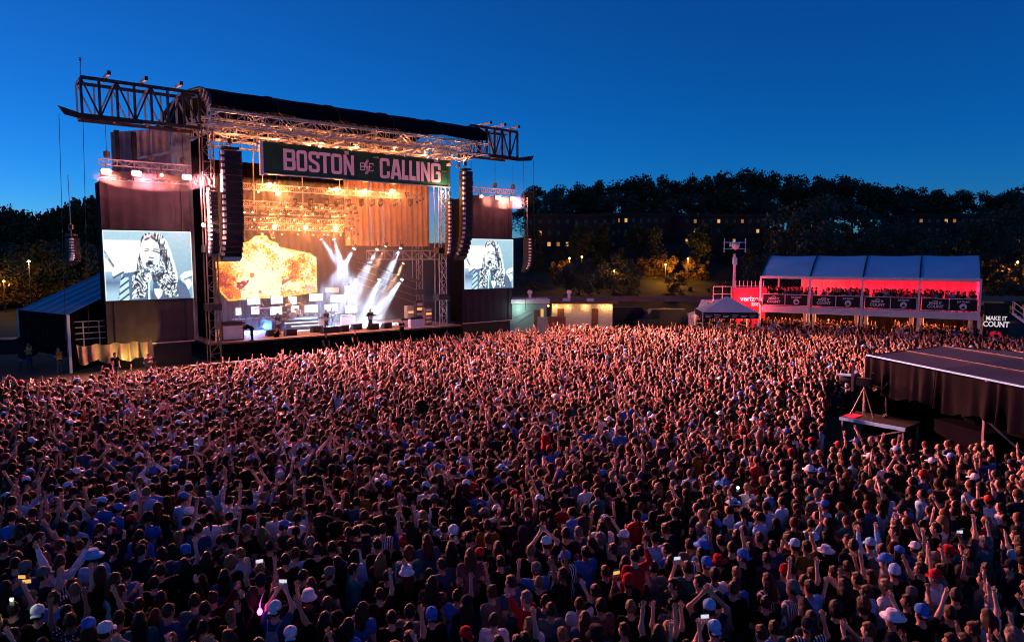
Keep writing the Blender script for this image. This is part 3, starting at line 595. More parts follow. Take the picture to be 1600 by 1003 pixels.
# drapes at the left of the stage house, behind the wing
t = stg('side_drape', 'grey mesh drape hanging behind the left wing truss', 'drape', -3, 4); 
for k in range(4): MB().grid(lambda a, b, k=k: (-2.6 + (k + a) * 1.35, .1 * math.sin(a * 18 + k) + .3, 1.5 + b * (15.2 + .25 * (k + a))), 20, 4).build('drape_panel', 'greyscrim', t, True)
for x, y0 in ((-2.3, -.15), (-1.2, -.15)): MB().bar((x, y0, 0), (x, y0, 16.8), .3).build('drape_post', 'dark_steel', t)
MB().bar((-1.1, -.4, 14.9), (2.4, -.4, 15.9), .18).build('angled_beam', 'steel', t)
t = stg('side_drape', 'black drape closing the left wall of the stage', 'drape', .2, 1.5)
for k in range(6): MB().grid(lambda a, b, k=k: (.06 * math.sin(a * 16 + k), (k + a) * 1.4, DZ + b * 15.3), 14, 3).build('drape_panel', 'black_cloth', t, True)
# video wall towers
def tower(label, u0, u1, z0, z1):
    t = stg('scrim_tower', label, 'tower', (u0 + u1) / 2, 1.1); w2 = (u1 - u0) / 2
    for k in range(6):
        MB().grid(lambda a, b, k=k: (-w2 + (k + a) * w2 / 3, .02 * math.sin(a * 9 + k), z0 + b * (z1 - z0)), 6, 3).build('scrim_panel', 'scrim', t, True)
    MB().box((0, 1.1, (z0 + z1) / 2), (2 * w2 - .1, 1.9, z1 - z0 - .2)).build('tower_core', 'black_cloth', t)
    MB().bar((-w2, -.06, z0), (w2, -.06, z0), .07).build('bottom_rail', 'steel', t); MB().bar((-w2, -.06, z1 + .02), (w2, -.06, z1 + .02), .06).build('top_rail', 'steel', t)
    for s in (-1, 1): MB().bar((s * (w2 - .5), -.08, z0 + .1), (s * (w2 - .5), -.08, z1), .05).build('seam_cable', 'dark_steel', t)
    MB().box((0, .9, z0 / 2), (2 * w2 - .4, 1.6, z0 - .02)).build('plinth', 'black', t); return t
tower('tall purple-brown scrim tower holding the left video screen', -6.95, -1.35, 1.7, 13.0)
tower('tall purple-brown scrim tower holding the right video screen', 22.65, 28.8, 1.5, 13.4)
# the video picture: a long-haired bearded singer at a microphone, in blue-white tones
def vnoise(x, y, seed):
    g = np.random.default_rng(seed).random((64, 64)); xi, yi = np.floor(x).astype(int), np.floor(y).astype(int); fx, fy = x - xi, y - yi; fx = fx * fx * (3 - 2 * fx); fy = fy * fy * (3 - 2 * fy)
    G = lambda i, j: g[i % 64, j % 64]
    return (G(xi, yi) * (1 - fx) + G(xi + 1, yi) * fx) * (1 - fy) + (G(xi, yi + 1) * (1 - fx) + G(xi + 1, yi + 1) * fx) * fy
def inpoly(X, Y, poly):
    r = np.zeros(X.shape, bool); n = len(poly)
    for i in range(n):
        (x0, y0), (x1, y1) = poly[i], poly[(i + 1) % n]; c = ((y0 > Y) != (y1 > Y)) & (X < (x1 - x0) * (Y - y0) / (y1 - y0 + 1e-9) + x0); r ^= c
    return r
def video_picture(nx, ny):
    X, Y = np.meshgrid((np.arange(nx) + .5) / nx * 1120 + 40, (np.arange(ny) + .5) / ny * 850 + 80)
    n1 = vnoise(X / 40, Y / 40, 1); n2 = vnoise(X / 14, Y / 14, 2)
    L = np.array([.80, .77, .80]); T = np.array([.19, .34, .44]); T2 = np.array([.32, .50, .58]); D = np.array([.004, .018, .04]); S = np.array([.05, .10, .18]); W = np.array([.78, .90, .95])
    I = T + (T2 - T) * np.clip(.75 - (X - 700) / 700 * .3 - (Y - 300) / 900 + .3 * (n1 - .5), 0, 1)[..., None]
    def put(mask, c, a=1.): I[mask] = I[mask] * (1 - a) + np.asarray(c) * a
    line = lambda x0, y0, x1, y1, wd: (lambda t: np.hypot(X - x0 - t * (x1 - x0), Y - y0 - t * (y1 - y0)) < wd)(np.clip(((X - x0) * (x1 - x0) + (Y - y0) * (y1 - y0)) / ((x1 - x0) ** 2 + (y1 - y0) ** 2), 0, 1))
    put(inpoly(X, Y, [(0, 200), (560, 195), (500, 560), (300, 600), (190, 650), (140, 640), (130, 580), (0, 580)]), L)
    low = (Y > 580) & (X < 240) & ~inpoly(X, Y, [(130, 570), (280, 570), (190, 650), (140, 640)]); sh = np.clip((Y - 600) / 250, 0, 1)[..., None]; I[low] = (S * 1.5 + (T2 - S) * np.abs(sh - .45) * 1.6)[low]
    put(line(45, 330, 150, 510, 14), T * .5); put(line(60, 380, 80, 410, 22), T2)
    put(line(150, 650, 265, 590, 14), S)
    # shirt and jacket
    put(inpoly(X, Y, [(270, 600), (420, 580), (560, 620), (640, 935), (190, 935), (215, 760)]), S * 1.4)
    st = inpoly(X, Y, [(240, 640), (330, 650), (330, 935), (200, 935), (215, 760)]); put(st, T2 * 1.3); put(st & (np.sin((Y + X * .7) / 13) > .55), D)
    put(inpoly(X, Y, [(880, 640), (980, 690), (1080, 780), (1130, 935), (600, 935), (640, 700)]), S * 1.1 ); put(inpoly(X, Y, [(940, 700), (1070, 790), (1110, 930), (980, 900)]), np.array([.08, .13, .22]))
    put(inpoly(X, Y, [(640, 800), (760, 790), (740, 880), (690, 935), (650, 860)]), W)
    # hand at the right edge
    put(inpoly(X, Y, [(990, 640), (1050, 590), (1170, 570), (1170, 640), (1080, 670), (1130, 690), (1150, 760), (1090, 820), (1060, 740), (1010, 700)]), W); put(line(1040, 690, 1150, 650, 8), S)
    # hair
    hairm = inpoly(X, Y, [(530, 130), (600, 95), (700, 95), (780, 130), (840, 210), (880, 320), (915, 450), (950, 580), (960, 690), (930, 800), (960, 900), (820, 910), (700, 760), (660, 640), (540, 640), (560, 760), (520, 900), (360, 920), (370, 640), (430, 560), (450, 450), (490, 330), (500, 200)])
    ang = X * .9 + (Y - 300) * .18 * np.sign(X - 640); str1 = vnoise(ang / 11, Y / 70, 4) + .5 * vnoise(ang / 6, Y / 28, 5); curl = vnoise(X / 13 + 3 * np.sin(Y / 45), Y / 16 + 2 * np.sin(X / 30), 6)
    k = np.where(Y > 560, curl, str1 / 1.5); I[hairm] = (D + (W - D) * (np.clip((k - .44) * 5, 0, 1) ** 1.2)[..., None])[hairm]
    put(hairm & (X > 800) & (np.abs(X - (830 + (Y - 200) * .28)) < 26), W, .8)
    put(inpoly(X, Y, [(700, 210), (790, 230), (850, 420), (840, 560), (790, 520), (770, 360)]) & (n2 > .3), D, .85)
    # face
    put(((X - 612) / 125) ** 2 + ((Y - 360) / 235) ** 2 < 1, L * 1.05); put((((X - 700) / 60) ** 2 + ((Y - 430) / 170) ** 2 < 1) & (n2 > .55), T2, .7)
    for a in ((560, 190, 605, 165, 13), (640, 150, 700, 200, 16), (545, 330, 600, 318, 6), (560, 300, 600, 298, 6), (650, 325, 735, 350, 8), (660, 305, 720, 310, 6), (600, 405, 650, 415, 8)): put(line(*a), D, .95)
    put((((X - 610) / 62) ** 2 + ((Y - 490) / 50) ** 2 < 1) & (n2 > .25), S); put(((X - 608) / 34) ** 2 + ((Y - 480) / 22) ** 2 < 1, D); put(((X - 620) / 22) ** 2 + ((Y - 510) / 10) ** 2 < 1, W)
    bd = inpoly(X, Y, [(640, 540), (760, 440), (800, 520), (740, 620), (640, 660), (600, 600)]); I[bd] = (S + (W - S) * (n2 > .52)[..., None])[bd]; put(inpoly(X, Y, [(610, 620), (760, 600), (740, 680), (640, 720)]), D, .8)
    put((((X - 560) / 40) ** 2 + ((Y - 580) / 40) ** 2 < 1) & (n2 > .4), S)
    # microphone
    put(((X - 580) / 38) ** 2 + ((Y - 655) / 58) ** 2 < 1, L); put(line(578, 700, 566, 935, 19), T2 * 1.5); put(line(560, 720, 550, 935, 6), D); put(((X - 575) / 10) ** 2 + ((Y - 665) / 12) ** 2 < 1, D)
    fr = (X < 52) | (X > 1148) | (Y < 92) ; put(fr, W, .7)
    J = I.copy(); J[1:-1, 1:-1] = .44 * I[1:-1, 1:-1] + .14 * (I[:-2, 1:-1] + I[2:, 1:-1] + I[1:-1, :-2] + I[1:-1, 2:])
    return np.clip(J * (.93 + .14 * n2[..., None]), 0, 1)
def picture_mesh(name, I, keep, wd, ht, m):
    ny, nx = I.shape[:2]; jj, ii = np.nonzero(keep); k = np.arange(len(jj))
    idx = np.stack([jj * (nx + 1) + ii, (jj + 1) * (nx + 1) + ii, (jj + 1) * (nx + 1) + ii + 1, jj * (nx + 1) + ii + 1], -1); used, inv = np.unique(idx, return_inverse=True); inv = inv.reshape(idx.shape)
    V = np.stack([(used % (nx + 1)) / nx * wd - wd / 2, np.zeros(len(used)), ht - (used // (nx + 1)) / ny * ht], -1)
    me = bpy.data.meshes.new(name); me.from_pydata(V.tolist(), [], inv.tolist()); at = me.color_attributes.new('pic', 'FLOAT_COLOR', 'CORNER')
    c = np.ones((len(jj), 4, 4), np.float32); c[:, :, :3] = I[jj, ii][:, None, :]; at.data.foreach_set('color', c.ravel()); me.materials.append(M[m]); return me
SW, SH_ = 5.62, 4.8
pic = picture_mesh('picture', video_picture(190, 160), np.ones((160, 190), bool), SW, SH_, 'video')
for u, z, side, w0 in ((-4.13, 4.83, 'left', 1.), (25.85, 4.75, 'right', 1.06)):
    t = stg('video_screen', 'large video screen showing a long-haired bearded singer, on the %s tower' % side, 'screen', u, .98, z)
    MB().box((0, .06, SH_ / 2), (SW * w0 + .08, .1, SH_ + .08)).build('screen_housing', 'black', t); o = obj('picture', pic, t); o.scale.x = w0
# banner with its name
t = stg('banner', 'dark green banner with pink block lettering across the stage roof', 'banner', 0, -.55)
B0, B1, BZ0, BZ1 = 3.52, 20.35, 14.08, 16.4
MB().box(((B0 + B1) / 2, .1, (BZ0 + BZ1) / 2), (B1 - B0, .12, BZ1 - BZ0)).build('banner_cloth', 'green', t)
MB().bar((B0 - .15, 0, BZ0 - .05), (B1, 0, BZ0 - .05), .1).build('bottom_pipe', 'steel', t); MB().bar((B0 - .1, 0, BZ0 - .2), (B0 - .1, 0, BZ1), .25).build('end_post', 'tentwall', t)
def bx(X, Y): u, z = sp(300 + X / 4, 120 + Y / 4, -.55); return u
for ch, x0, x1 in (('B', 557, 632), ('O', 640, 706), ('S', 716, 784), ('T', 782, 854), ('O', 858, 926), ('N', 937, 1001), ('C', 1165, 1226), ('A', 1232, 1302), ('L', 1305, 1344), ('L', 1351, 1390), ('I', 1396, 1416), ('N', 1425, 1482), ('G', 1489, 1548)):
    zt, zb = (BZ1 - .40, BZ0 + .33) if x1 < 1100 else (BZ1 - .36, BZ0 + .30)
    a, b = bx(x0, 0), bx(x1, 0)
    if ch == 'I': c = (a + b) / 2; MB().box((c, .02, (zt + zb) / 2), (b - a, .05, zt - zb)).build('letter', 'pink', t)
    else: letter(ch, a, b, zb, zt, wd=.27 if ch != 'L' else .40, y0=-.005, y1=.035).build('letter', 'pink', t)
lg = MB(); cx, cz = bx(1083, 0), 15.18                             # interlaced monogram
for i, (p, cl) in enumerate((([(.18, .62), (.18, .42), (-.18, .42), (-.18, .05), (.18, -.08), (.18, -.45), (-.18, -.45), (-.18, -.62)], 0), ([(.85, .18), (.85, .33), (.35, .33), (.35, -.3), (.85, -.3), (.85, -.16)], 0), ([(-.85, .3), (-.3, .3), (-.3, .02), (-.85, .02), (-.85, .3)], 1), ([(-.85, .02), (-.3, .02), (-.3, -.28), (-.85, -.28), (-.85, .02)], 1), ([(-.3, 0), (.6, .02)], 0), ([(0, .62), (0, -.62)], 0))):
    stroke(lg, [Vector(q) for q in p] if i > 3 else rounded(p, .1), .075, bool(cl), -.005 - .003 * i, .035, (.68, .95), (cx, cz))
lg.build('monogram', 'pink', t)
MB().box((B1 - .65, .03, 15.42), (.5, .03, .16)).build('small_mark', 'tarp', t)
# ------------------------------------------------------------------ line arrays
def line_array(label, px_top, px_bot, v, n, cw, ch, lean, strips=True, cd=.7, face=0.):
    u0, z0 = sp(*px_top, v); u1, z1 = sp(*px_bot, v)
    t = stg('line_array', label, 'loudspeaker', u0, v); t.rotation_euler.z = TH + face
    MB().box((0, .1, z0 + .18), (cw * .8, cd, .16)).build('rigging_frame', 'dark_steel', t); MB().tube((0, .1, z0 + .2), (0, .1, max(z0 + .8, 16.9 if z0 > 13 else z0 + 4)), .025, n=5).build('hoist_chain', 'steel', t); MB().lathe((0, .1, z0 + .5), [(.05, 0), (.15, .05), (.15, .35), (.05, .4)], 8).build('chain_hoist', 'dark_steel', t)
    y = 0.; z = z0; hh = (z0 - z1) / n
    for k in range(n):
        ang = lean * max(0, (k / n - .45) / .55) ** 1.6; m = Matrix.Rotation(-ang, 3, 'X'); cy = y - 0; z -= hh * math.cos(ang) * .5; y += hh * math.sin(ang) * .5
        cb = MB().box((0, y, z), (cw, cd, hh * .93), m=m).build('cabinet', 'cab', t)
        if strips:
            c = Vector((-cw / 2 - .02, y, z)) + m @ Vector((0, -cd / 2 - .10, 0)); MB().box(c, (.2, .2, hh * .5), m=m).build('lit_edge_strip', 'cabedge', cb)  # white strips put the light on the cabinet edges into colour
        c = Vector((0.05, y, z)) + m @ Vector((0, -cd / 2 - .008, 0)); MB().box(c, (cw * .78, .012, hh * .8), m=m).build('grille', 'black', cb)
        z -= hh * math.cos(ang) * .5; y += hh * math.sin(ang) * .5
    return t
line_array('tall curved hanging speaker array left of the banner', (360, 236), (350, 408), -1.2, 18, 1.35, .4, .55)
line_array('short hanging speaker array left of the tall left array', (331, 300), (322, 400), -1.0, 14, .6, .33, .35)
line_array('tall curved hanging speaker array right of the banner', (728, 268), (716, 408), -1.2, 18, 1.0, .4, .75)
line_array('short hanging speaker array between banner end and tall right array', (703, 315), (697, 400), -.9, 14, .55, .33, .35)
line_array('small speaker array hanging right of the right video tower', (825, 372), (818, 425), -.4, 11, .7, .25, .6, face=R(20))
line_array('small speaker array hanging left of the left video tower', (113, 372), (118, 412), -.4, 9, .55, .25, .5, face=R(20))
# ------------------------------------------------------------------ floodlights on the towers
CROWD_T = np.array([2., 34., 1.5])
FL = []
def flood_bar(label, u0, u1, z, v=.9):
    t = stg('lighting_truss', label, 'truss', u0, v); truss('x', t, (0, 0, z), (u1 - u0, 0, z), .35, .4, .5, 'steel', .03)
    for k in (.08, .55, .92): MB().tube(((u1 - u0) * k, 0, z + .4), ((u1 - u0) * k, 0, 17), .02, n=4).build('hoist_chain', 'dark_steel', t); MB().lathe(((u1 - u0) * k, 0, z + .5), [(.06, 0), (.2, .06), (.2, .4), (.06, .46)], 8).build('chain_hoist', 'dark_steel', t)
    MB().box(((u1 - u0) / 2, .1, z - .55), (u1 - u0, .04, .42)).build('truss_cover', 'scrim', t)
flood_bar('lighting truss with chain hoists above the left video tower', -6.9, -1.2, 13.95); flood_bar('lighting truss with chain hoists above the right video tower', 23.2, 29.2, 14.0)
def flood(label, px, py, mtl, colr, power, big, v=.35, side='left', tgt=(-11, 39, 1.5), cone=94):
    u, z = sp(px, py, v); t = stg('floodlight', label, 'floodlight', u, v, z, 'floodlights above the video towers')
    MB().box((0, .12, 0), (.62, .2, .42)).build('housing', 'black', t); [MB().lathe((q * .22, .02, 0), [(.17 * big, 0), (.17 * big, .03)], 14, (0, -1, 0)).build('lens', mtl, t) for q in ((-.6, .6) if big > .8 else (0,))]; MB().bar((0, .2, .2), (0, .2, .6), .06).build('yoke', 'dark_steel', t)
    rot = Matrix.Rotation(-TH, 3, 'Z') @ (Vector(tgt) - Vector(pt(u, v, z)))
    lamp('SPOT', t, (0, -.12, -.02), power, colr, rot, cone, 1.0, .25); lamp('POINT', t, (0, -.2, 0), power * .0018, colr, radius=.12)
for i, (px, py, b) in enumerate(((166, 268, 1.), (213, 271, .9), (253, 274, .55), (292, 277, 1.))):
    flood(['leftmost', 'second', 'third, dimmer', 'rightmost'][i] + ' of the four floodlights above the left video tower', px, py, 'bulb_warm' if i in (0, 2) else 'bulb_pink', ((1, .25, .20), (1, .25, .29), (1, .25, .15), (1, .25, .27))[i], (76000, 66000, 14000, 76000)[i], b, tgt=((-21, 39, 1.5), (-13, 41, 1.5), (-9, 43, 1.5), (-5, 47, 1.5))[i])
for i, (px, py, b) in enumerate(((753, 307, .6), (778, 309, .85), (801, 311, .95))):
    flood(['leftmost, dimmer', 'middle', 'rightmost'][i] + ' of the three floodlights above the right video tower', px, py, 'bulb_warm', (1, .29, .22), (26000, 78000, 84000)[i], b, tgt=(9, 49, 1.5), cone=72)
def column_lamp(label, px, py, v, power, colr, m):
    u, z = sp(px, py, v); t = stg('column_lamp', label, 'lamp', u, v, z); MB().lathe((0, .2, 0), [(.06, 0), (.14, .05), (.14, .2)], 10, (0, -1, 0)).build('housing', 'black', t); MB().lathe((0, -.01, 0), [(.12, 0), (.12, .02)], 10, (0, -1, 0)).build('lens', m, t); lamp('POINT', t, (0, -.35, 0), power, colr, radius=.1)
column_lamp('glaring lamp on the left column beside the left video screen', 318, 352, -1.3, 260, (1, .5, .42), 'bulb_pink'); column_lamp('warm lamp on the right column beside the short right array', 690, 300, -.6, 160, (1, .6, .35), 'bulb_dot')
def smoke_mat(name, dens, c=(.9, .9, .92)):
    hz = bpy.data.materials.new(name); hz.use_nodes = True; n = hz.node_tree; n.nodes.clear(); oo = n.nodes.new('ShaderNodeOutputMaterial'); pv = n.nodes.new('ShaderNodeVolumePrincipled'); pv.inputs['Color'].default_value = (*c, 1); pv.inputs['Density'].default_value = dens; n.links.new(pv.outputs[0], oo.inputs['Volume']); return hz
sm1 = smoke_mat('halo_smoke', .0045)  # smoke shells added to give the floodlights a halo
for uc, zc, wd, side in ((-4.0, 13.7, 4.6, 'left'), (26.3, 13.8, 4.6, 'right')):
    o = MB().lathe((0, 0, 0), [(.02, -1), (.5, -.87), (.87, -.5), (1, 0), (.87, .5), (.5, .87), (.02, 1)], 20).build('halo_smoke', sm1); o.location = pt(uc, -.75, zc); o.rotation_euler.z = TH; o.scale = (wd, 1.0, 1.5); tag(o, 'thin smoke added as a halo round the floodlights over the %s video tower' % side, kind='stuff')
# ------------------------------------------------------------------ inside the stage
t = stg('backdrop', 'dark backdrop cloth closing the rear of the stage', 'backdrop', 0, 9.9)
for k in range(11): MB().grid(lambda a, b, k=k: (.4 + (k + a) * 1.34, .08 * math.sin(a * 14 + k), DZ + b * 14.6), 10, 2).build('backdrop_panel', 'black_cloth', t, True)
cu, cz0 = sp(672, 388, 8.8); cu0, _ = sp(538, 300, 8.8)
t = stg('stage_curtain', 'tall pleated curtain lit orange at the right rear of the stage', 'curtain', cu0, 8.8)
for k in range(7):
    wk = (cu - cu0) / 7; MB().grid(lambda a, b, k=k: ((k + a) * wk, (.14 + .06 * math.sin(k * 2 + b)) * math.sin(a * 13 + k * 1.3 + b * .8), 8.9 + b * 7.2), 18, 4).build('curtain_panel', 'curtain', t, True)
t = stg('side_tent', 'dark sloping side-stage cover with pale stripes at the right of the stage', 'awning', 15.2, 9.2)
MB().grid(lambda a, b: (a * 7.6, -b * .8, 7.6 - 2.4 * a + b * .1), 6, 2).build('cover_sheet', 'black_cloth', t)
MB().grid(lambda a, b: (a * 7.6, .1, DZ + b * (6.0 - 2.4 * a)), 6, 2).build('cover_wall', 'black_cloth', t)
for k in range(4): MB().tube((.3, -.9, 7.4 - k * .7), (6.8, -.9, 5.2 - k * .7), .025, n=4).build('stripe_rail', 'steel', t)
# LED wall
def led_picture(nx, ny):
    X, Y = np.meshgrid((np.arange(nx) + .5) / nx * 1345 + 42, (np.arange(ny) + .5) / ny * 835 + 88)
    keep = inpoly(X, Y, [(42, 430), (290, 430), (340, 330), (370, 195), (470, 170), (545, 100), (700, 90), (740, 150), (850, 190), (870, 235), (1300, 320), (1386, 375), (1387, 850), (900, 900), (180, 923), (60, 780)])
    W = np.array([.86, .68, .42]); Yl = np.array([1., .42, .02]); O = np.array([.95, .13, .0]); Dk = np.array([.22, .01, .005])
    blk = lambda sx, sy, sd: np.random.default_rng(sd).random((90, 90))[(np.floor(Y / sy).astype(int)) % 90, (np.floor(X / sx + np.floor(Y / sy) * .37).astype(int)) % 90]
    a = vnoise(X / 90, Y / 60, 21); b = blk(26, 15, 22); b2 = blk(13, 22, 24); c = vnoise(X / 150, Y / 110, 23); ht = np.clip((Y - 88) / 835, 0, 1)
    core = np.exp(-(((X - 640) / 330) ** 2 + ((Y - 640) / 230) ** 2)); left = np.clip((430 - X) / 190, 0, 1) * np.clip((Y - 380) / 150, 0, 1); rgt = np.exp(-(((X - 1060) / 190) ** 2 + ((Y - 520) / 120) ** 2))
    q = .30 * a + .26 * b + .22 * b2 + .22 * c + .30 * left + .26 * rgt - .26 * core + .05
    I = np.where((q > .80)[..., None], Dk, np.where((q > .655)[..., None], O, np.where((q > .545)[..., None], Yl, W)))
    for p, cc in (([(890, 620), (1070, 640), (960, 700), (890, 745)], Dk), ([(300, 690), (450, 660), (450, 690), (360, 780), (290, 790)], Dk), ([(240, 790), (345, 790), (345, 890), (240, 880)], O), ([(575, 805), (612, 805), (612, 860), (575, 860)], O), ([(470, 575), (525, 575), (525, 635), (470, 635)], O), ([(1210, 770), (1370, 760), (1340, 850), (1230, 840)], np.array([.8, .25, .2]))): I = np.where((inpoly(X, Y, p) & (b > .22))[..., None], cc, I)
    e = inpoly(X, Y, [(60, 445), (300, 445), (360, 330), (385, 212), (480, 190), (555, 120), (690, 112), (725, 168), (835, 210), (860, 255), (1290, 340), (1360, 390), (1365, 830), (900, 880), (190, 900), (80, 770)]); I = np.where((~e & (b > .3))[..., None], Yl, I)
    return I * (.9 + .2 * b[..., None]), keep
I, keep = led_picture(170, 110); lu0, lz1 = sp(335, 366, 8.6); lu1, lz0 = sp(496, 465, 8.6)
t = stg('led_wall', 'large irregular screen wall glowing white and orange behind the band', 'screen', (lu0 + lu1) / 2, 8.6, lz0)
obj('picture', picture_mesh('picture', I, keep, lu1 - lu0, lz1 - lz0, 'ledwall'), t)
MB().box((0, .15, (lz1 - lz0) * .42), ((lu1 - lu0) * .96, .12, (lz1 - lz0) * .5)).build('panel_frame', 'dark_steel', t)
for k in range(-4, 5): MB().bar((k * (lu1 - lu0) / 9, .25, -lz0 + DZ), (k * (lu1 - lu0) / 9, .25, (lz1 - lz0) * .6), .06).build('frame_post', 'dark_steel', t)
# small television screens
tvs = [(125, 120, 280, 195), (405, 95, 550, 185), (610, 105, 715, 190), (860, 70, 1020, 150), (1115, 85, 1275, 165), (1325, 85, 1425, 165), (1055, 0, 1215, 50), (1285, -25, 1415, 15), (170, 225, 270, 310), (395, 225, 540, 315), (600, 215, 745, 310), (805, 205, 965, 285), (1045, 195, 1200, 275), (1290, 215, 1425, 290), (-15, 240, 55, 320)]
rows = {'upper': [6, 7], 'middle': [0, 1, 2, 3, 4, 5], 'lower': [14, 8, 9, 10, 11, 12, 13]}
for rn, ids in rows.items():
    for k, i in enumerate(ids):
        x0, y0, x1, y1 = tvs[i]; u0, z1 = sp(370 + x0 / 7.62, 450 + y0 / 7.62, 8.1); u1, z0 = sp(370 + x1 / 7.62, 450 + y1 / 7.62, 8.1)
        t = stg('television', '%s from left in the %s row of small glowing screens behind the band' % (ordinal(k), rn), 'television', (u0 + u1) / 2, 8.1, DZ, 'small screens behind the band'); zc = (z0 + z1) / 2 - DZ
        MB().box((0, .07, zc), (u1 - u0 + .05, .1, z1 - z0 + .05)).build('casing', 'black', t); MB().box((0, .0, zc), (u1 - u0, .03, z1 - z0)).build('display', 'tvo' if i in (6,) else 'tv', t); MB().bar((0, .16, 0), (0, .16, zc), .06).build('stand', 'dark_steel', t)
# lighting trusses and lamps
lts = [('front', 4.0, 302, 318), ('second', 5.2, 326, 338), ('third', 6.4, 338, 347), ('fourth', 7.4, 352, 360), ('rear', 8.2, 363, 370)]
lampdots = {'front': [(485, 680, 2), (540, 730, 2), (415, 720, 1), (312, 715, 1), (670, 695, 1), (720, 695, 1), (860, 700, 0), (905, 708, 2), (1080, 718, 2), (1250, 718, 2)], 'second': [(590, 815, 1), (685, 815, 1), (775, 820, 1), (330, 850, 1), (380, 850, 1), (320, 800, 0), (865, 825, 0)],
            'third': [(555, 858, 1), (605, 860, 1), (710, 862, 0), (755, 862, 1), (915, 868, 0), (955, 868, 1), (390, 895, 1), (430, 893, 0), (550, 897, 0), (640, 897, 1), (790, 902, 1), (855, 902, 0)], 'fourth': [(375, 940, 0), (420, 943, 1), (465, 940, 0), (515, 943, 2), (600, 945, 0), (710, 945, 2), (800, 948, 0), (900, 950, 2)], 'rear': [(320, 985, 0), (440, 985, 1), (565, 988, 0), (665, 988, 0), (760, 990, 0), (850, 990, 0), (930, 992, 0), (980, 1010, 1)]}
qd = random.Random(17)
for nm_, yy, n_ in (('front', 700, 5), ('second', 822, 6), ('third', 880, 6), ('fourth', 944, 6), ('rear', 988, 5)):
    for q in range(n_):
        X = qd.uniform(330, 1000 if nm_ != 'front' else 1380)
        if all(abs(X - e[0]) > 22 for e in lampdots[nm_]): lampdots[nm_].append((X, yy + X * .012 + qd.uniform(-10, 10), qd.choice((0, 0, 1))))
for nm, v, pyl, pyr in lts:
    ul, zl = sp(378, pyl - 6, v); ur, zr = sp(660 if nm == 'front' else 560, pyr - 6, v); zz = (zl + zr) / 2
    t = stg('lighting_truss', '%s row of hanging lamp truss inside the stage' % nm, 'truss', ul, v, 0); truss('x', t, (0, 0, zz), (ur - ul, 0, zz), .45, .45, .55, r=.035)
    for k in (.1, .5, .9): MB().tube(((ur - ul) * k, 0, zz + .45), ((ur - ul) * k, 0, 16.8), .025, n=4).build('hoist_chain', 'steel', t)
    extra = MB(); q = random.Random(v)
    for k in range(46): x = q.uniform(0, ur - ul); extra.box((x, q.uniform(-.35, .3), zz + q.uniform(-.3, .6)), (q.uniform(.08, .3), .15, q.uniform(.08, .35)), q.uniform(0, 3))
    stuffpart(extra.build('rigging_clutter', 'dark_steel', t))
    for k, (X, Y, big) in enumerate(sorted(lampdots[nm])):
        u, z = sp(300 + X / 4, 120 + Y / 4, v - .4); s = (.065, .09, .17)[big]
        t = stg('stage_lamp', 'warm glowing stage lamp, %s from left on the %s lamp truss' % (ordinal(k), nm), 'stage lamp', u, v - .4, z, 'warm lamps on the stage trusses')
        MB().lathe((0, .42, .02), [(s * .5, 0), (s * 1.05, .08), (s * 1.15, .36)], 10, (0, -1, 0)).build('housing', 'black', t, True); MB().lathe((0, .06, .02), [(s, 0), (s, .03)], 12, (0, -1, 0)).build('lens', 'bulb_warm' if big == 2 else 'bulb_dot', t); MB().bar((0, .25, .05), (0, .3, .45), .04).build('yoke', 'dark_steel', t)
        if big == 2: lamp('POINT', t, (0, -.15, 0), 620, (1, .25, .06), radius=.2)
        if big == 2 and nm == 'front': lamp('SPOT', t, (0, -.2, 0), 3600, (1, .34, .12), Matrix.Rotation(-TH, 3, 'Z') @ (Vector((4, 20, 1.5)) - Vector(pt(u, v - .4, z))), 44, 1., .15)
# dark moving heads under the front truss
for k, X in enumerate((640, 740, 840, 905, 975, 1060, 1125, 1180, 1270, 1365)):
    u, z = sp(300 + X / 4, 120 + 800 / 4, 3.4); t = stg('moving_head', 'unlit black moving-head lamp, %s from left in the hanging row' % ordinal(k), 'stage lamp', u, 3.4, z, 'unlit moving heads under the front truss')
    MB().box((0, 0, .42), (.4, .3, .14)).build('base', 'black', t); [MB().box((s * .2, 0, .2), (.05, .16, .42)).build('yoke_arm', 'black', t) for s in (-1, 1)]; q = (1 if k > 4 else .4)
    MB().lathe((-.05, -.05, .12), [(.13, -.2), (.17, -.1), (.17, .2), (.14, .3)], 10, (-.5 * q, -.5, -1)).build('lamp_head', 'black', t, True)
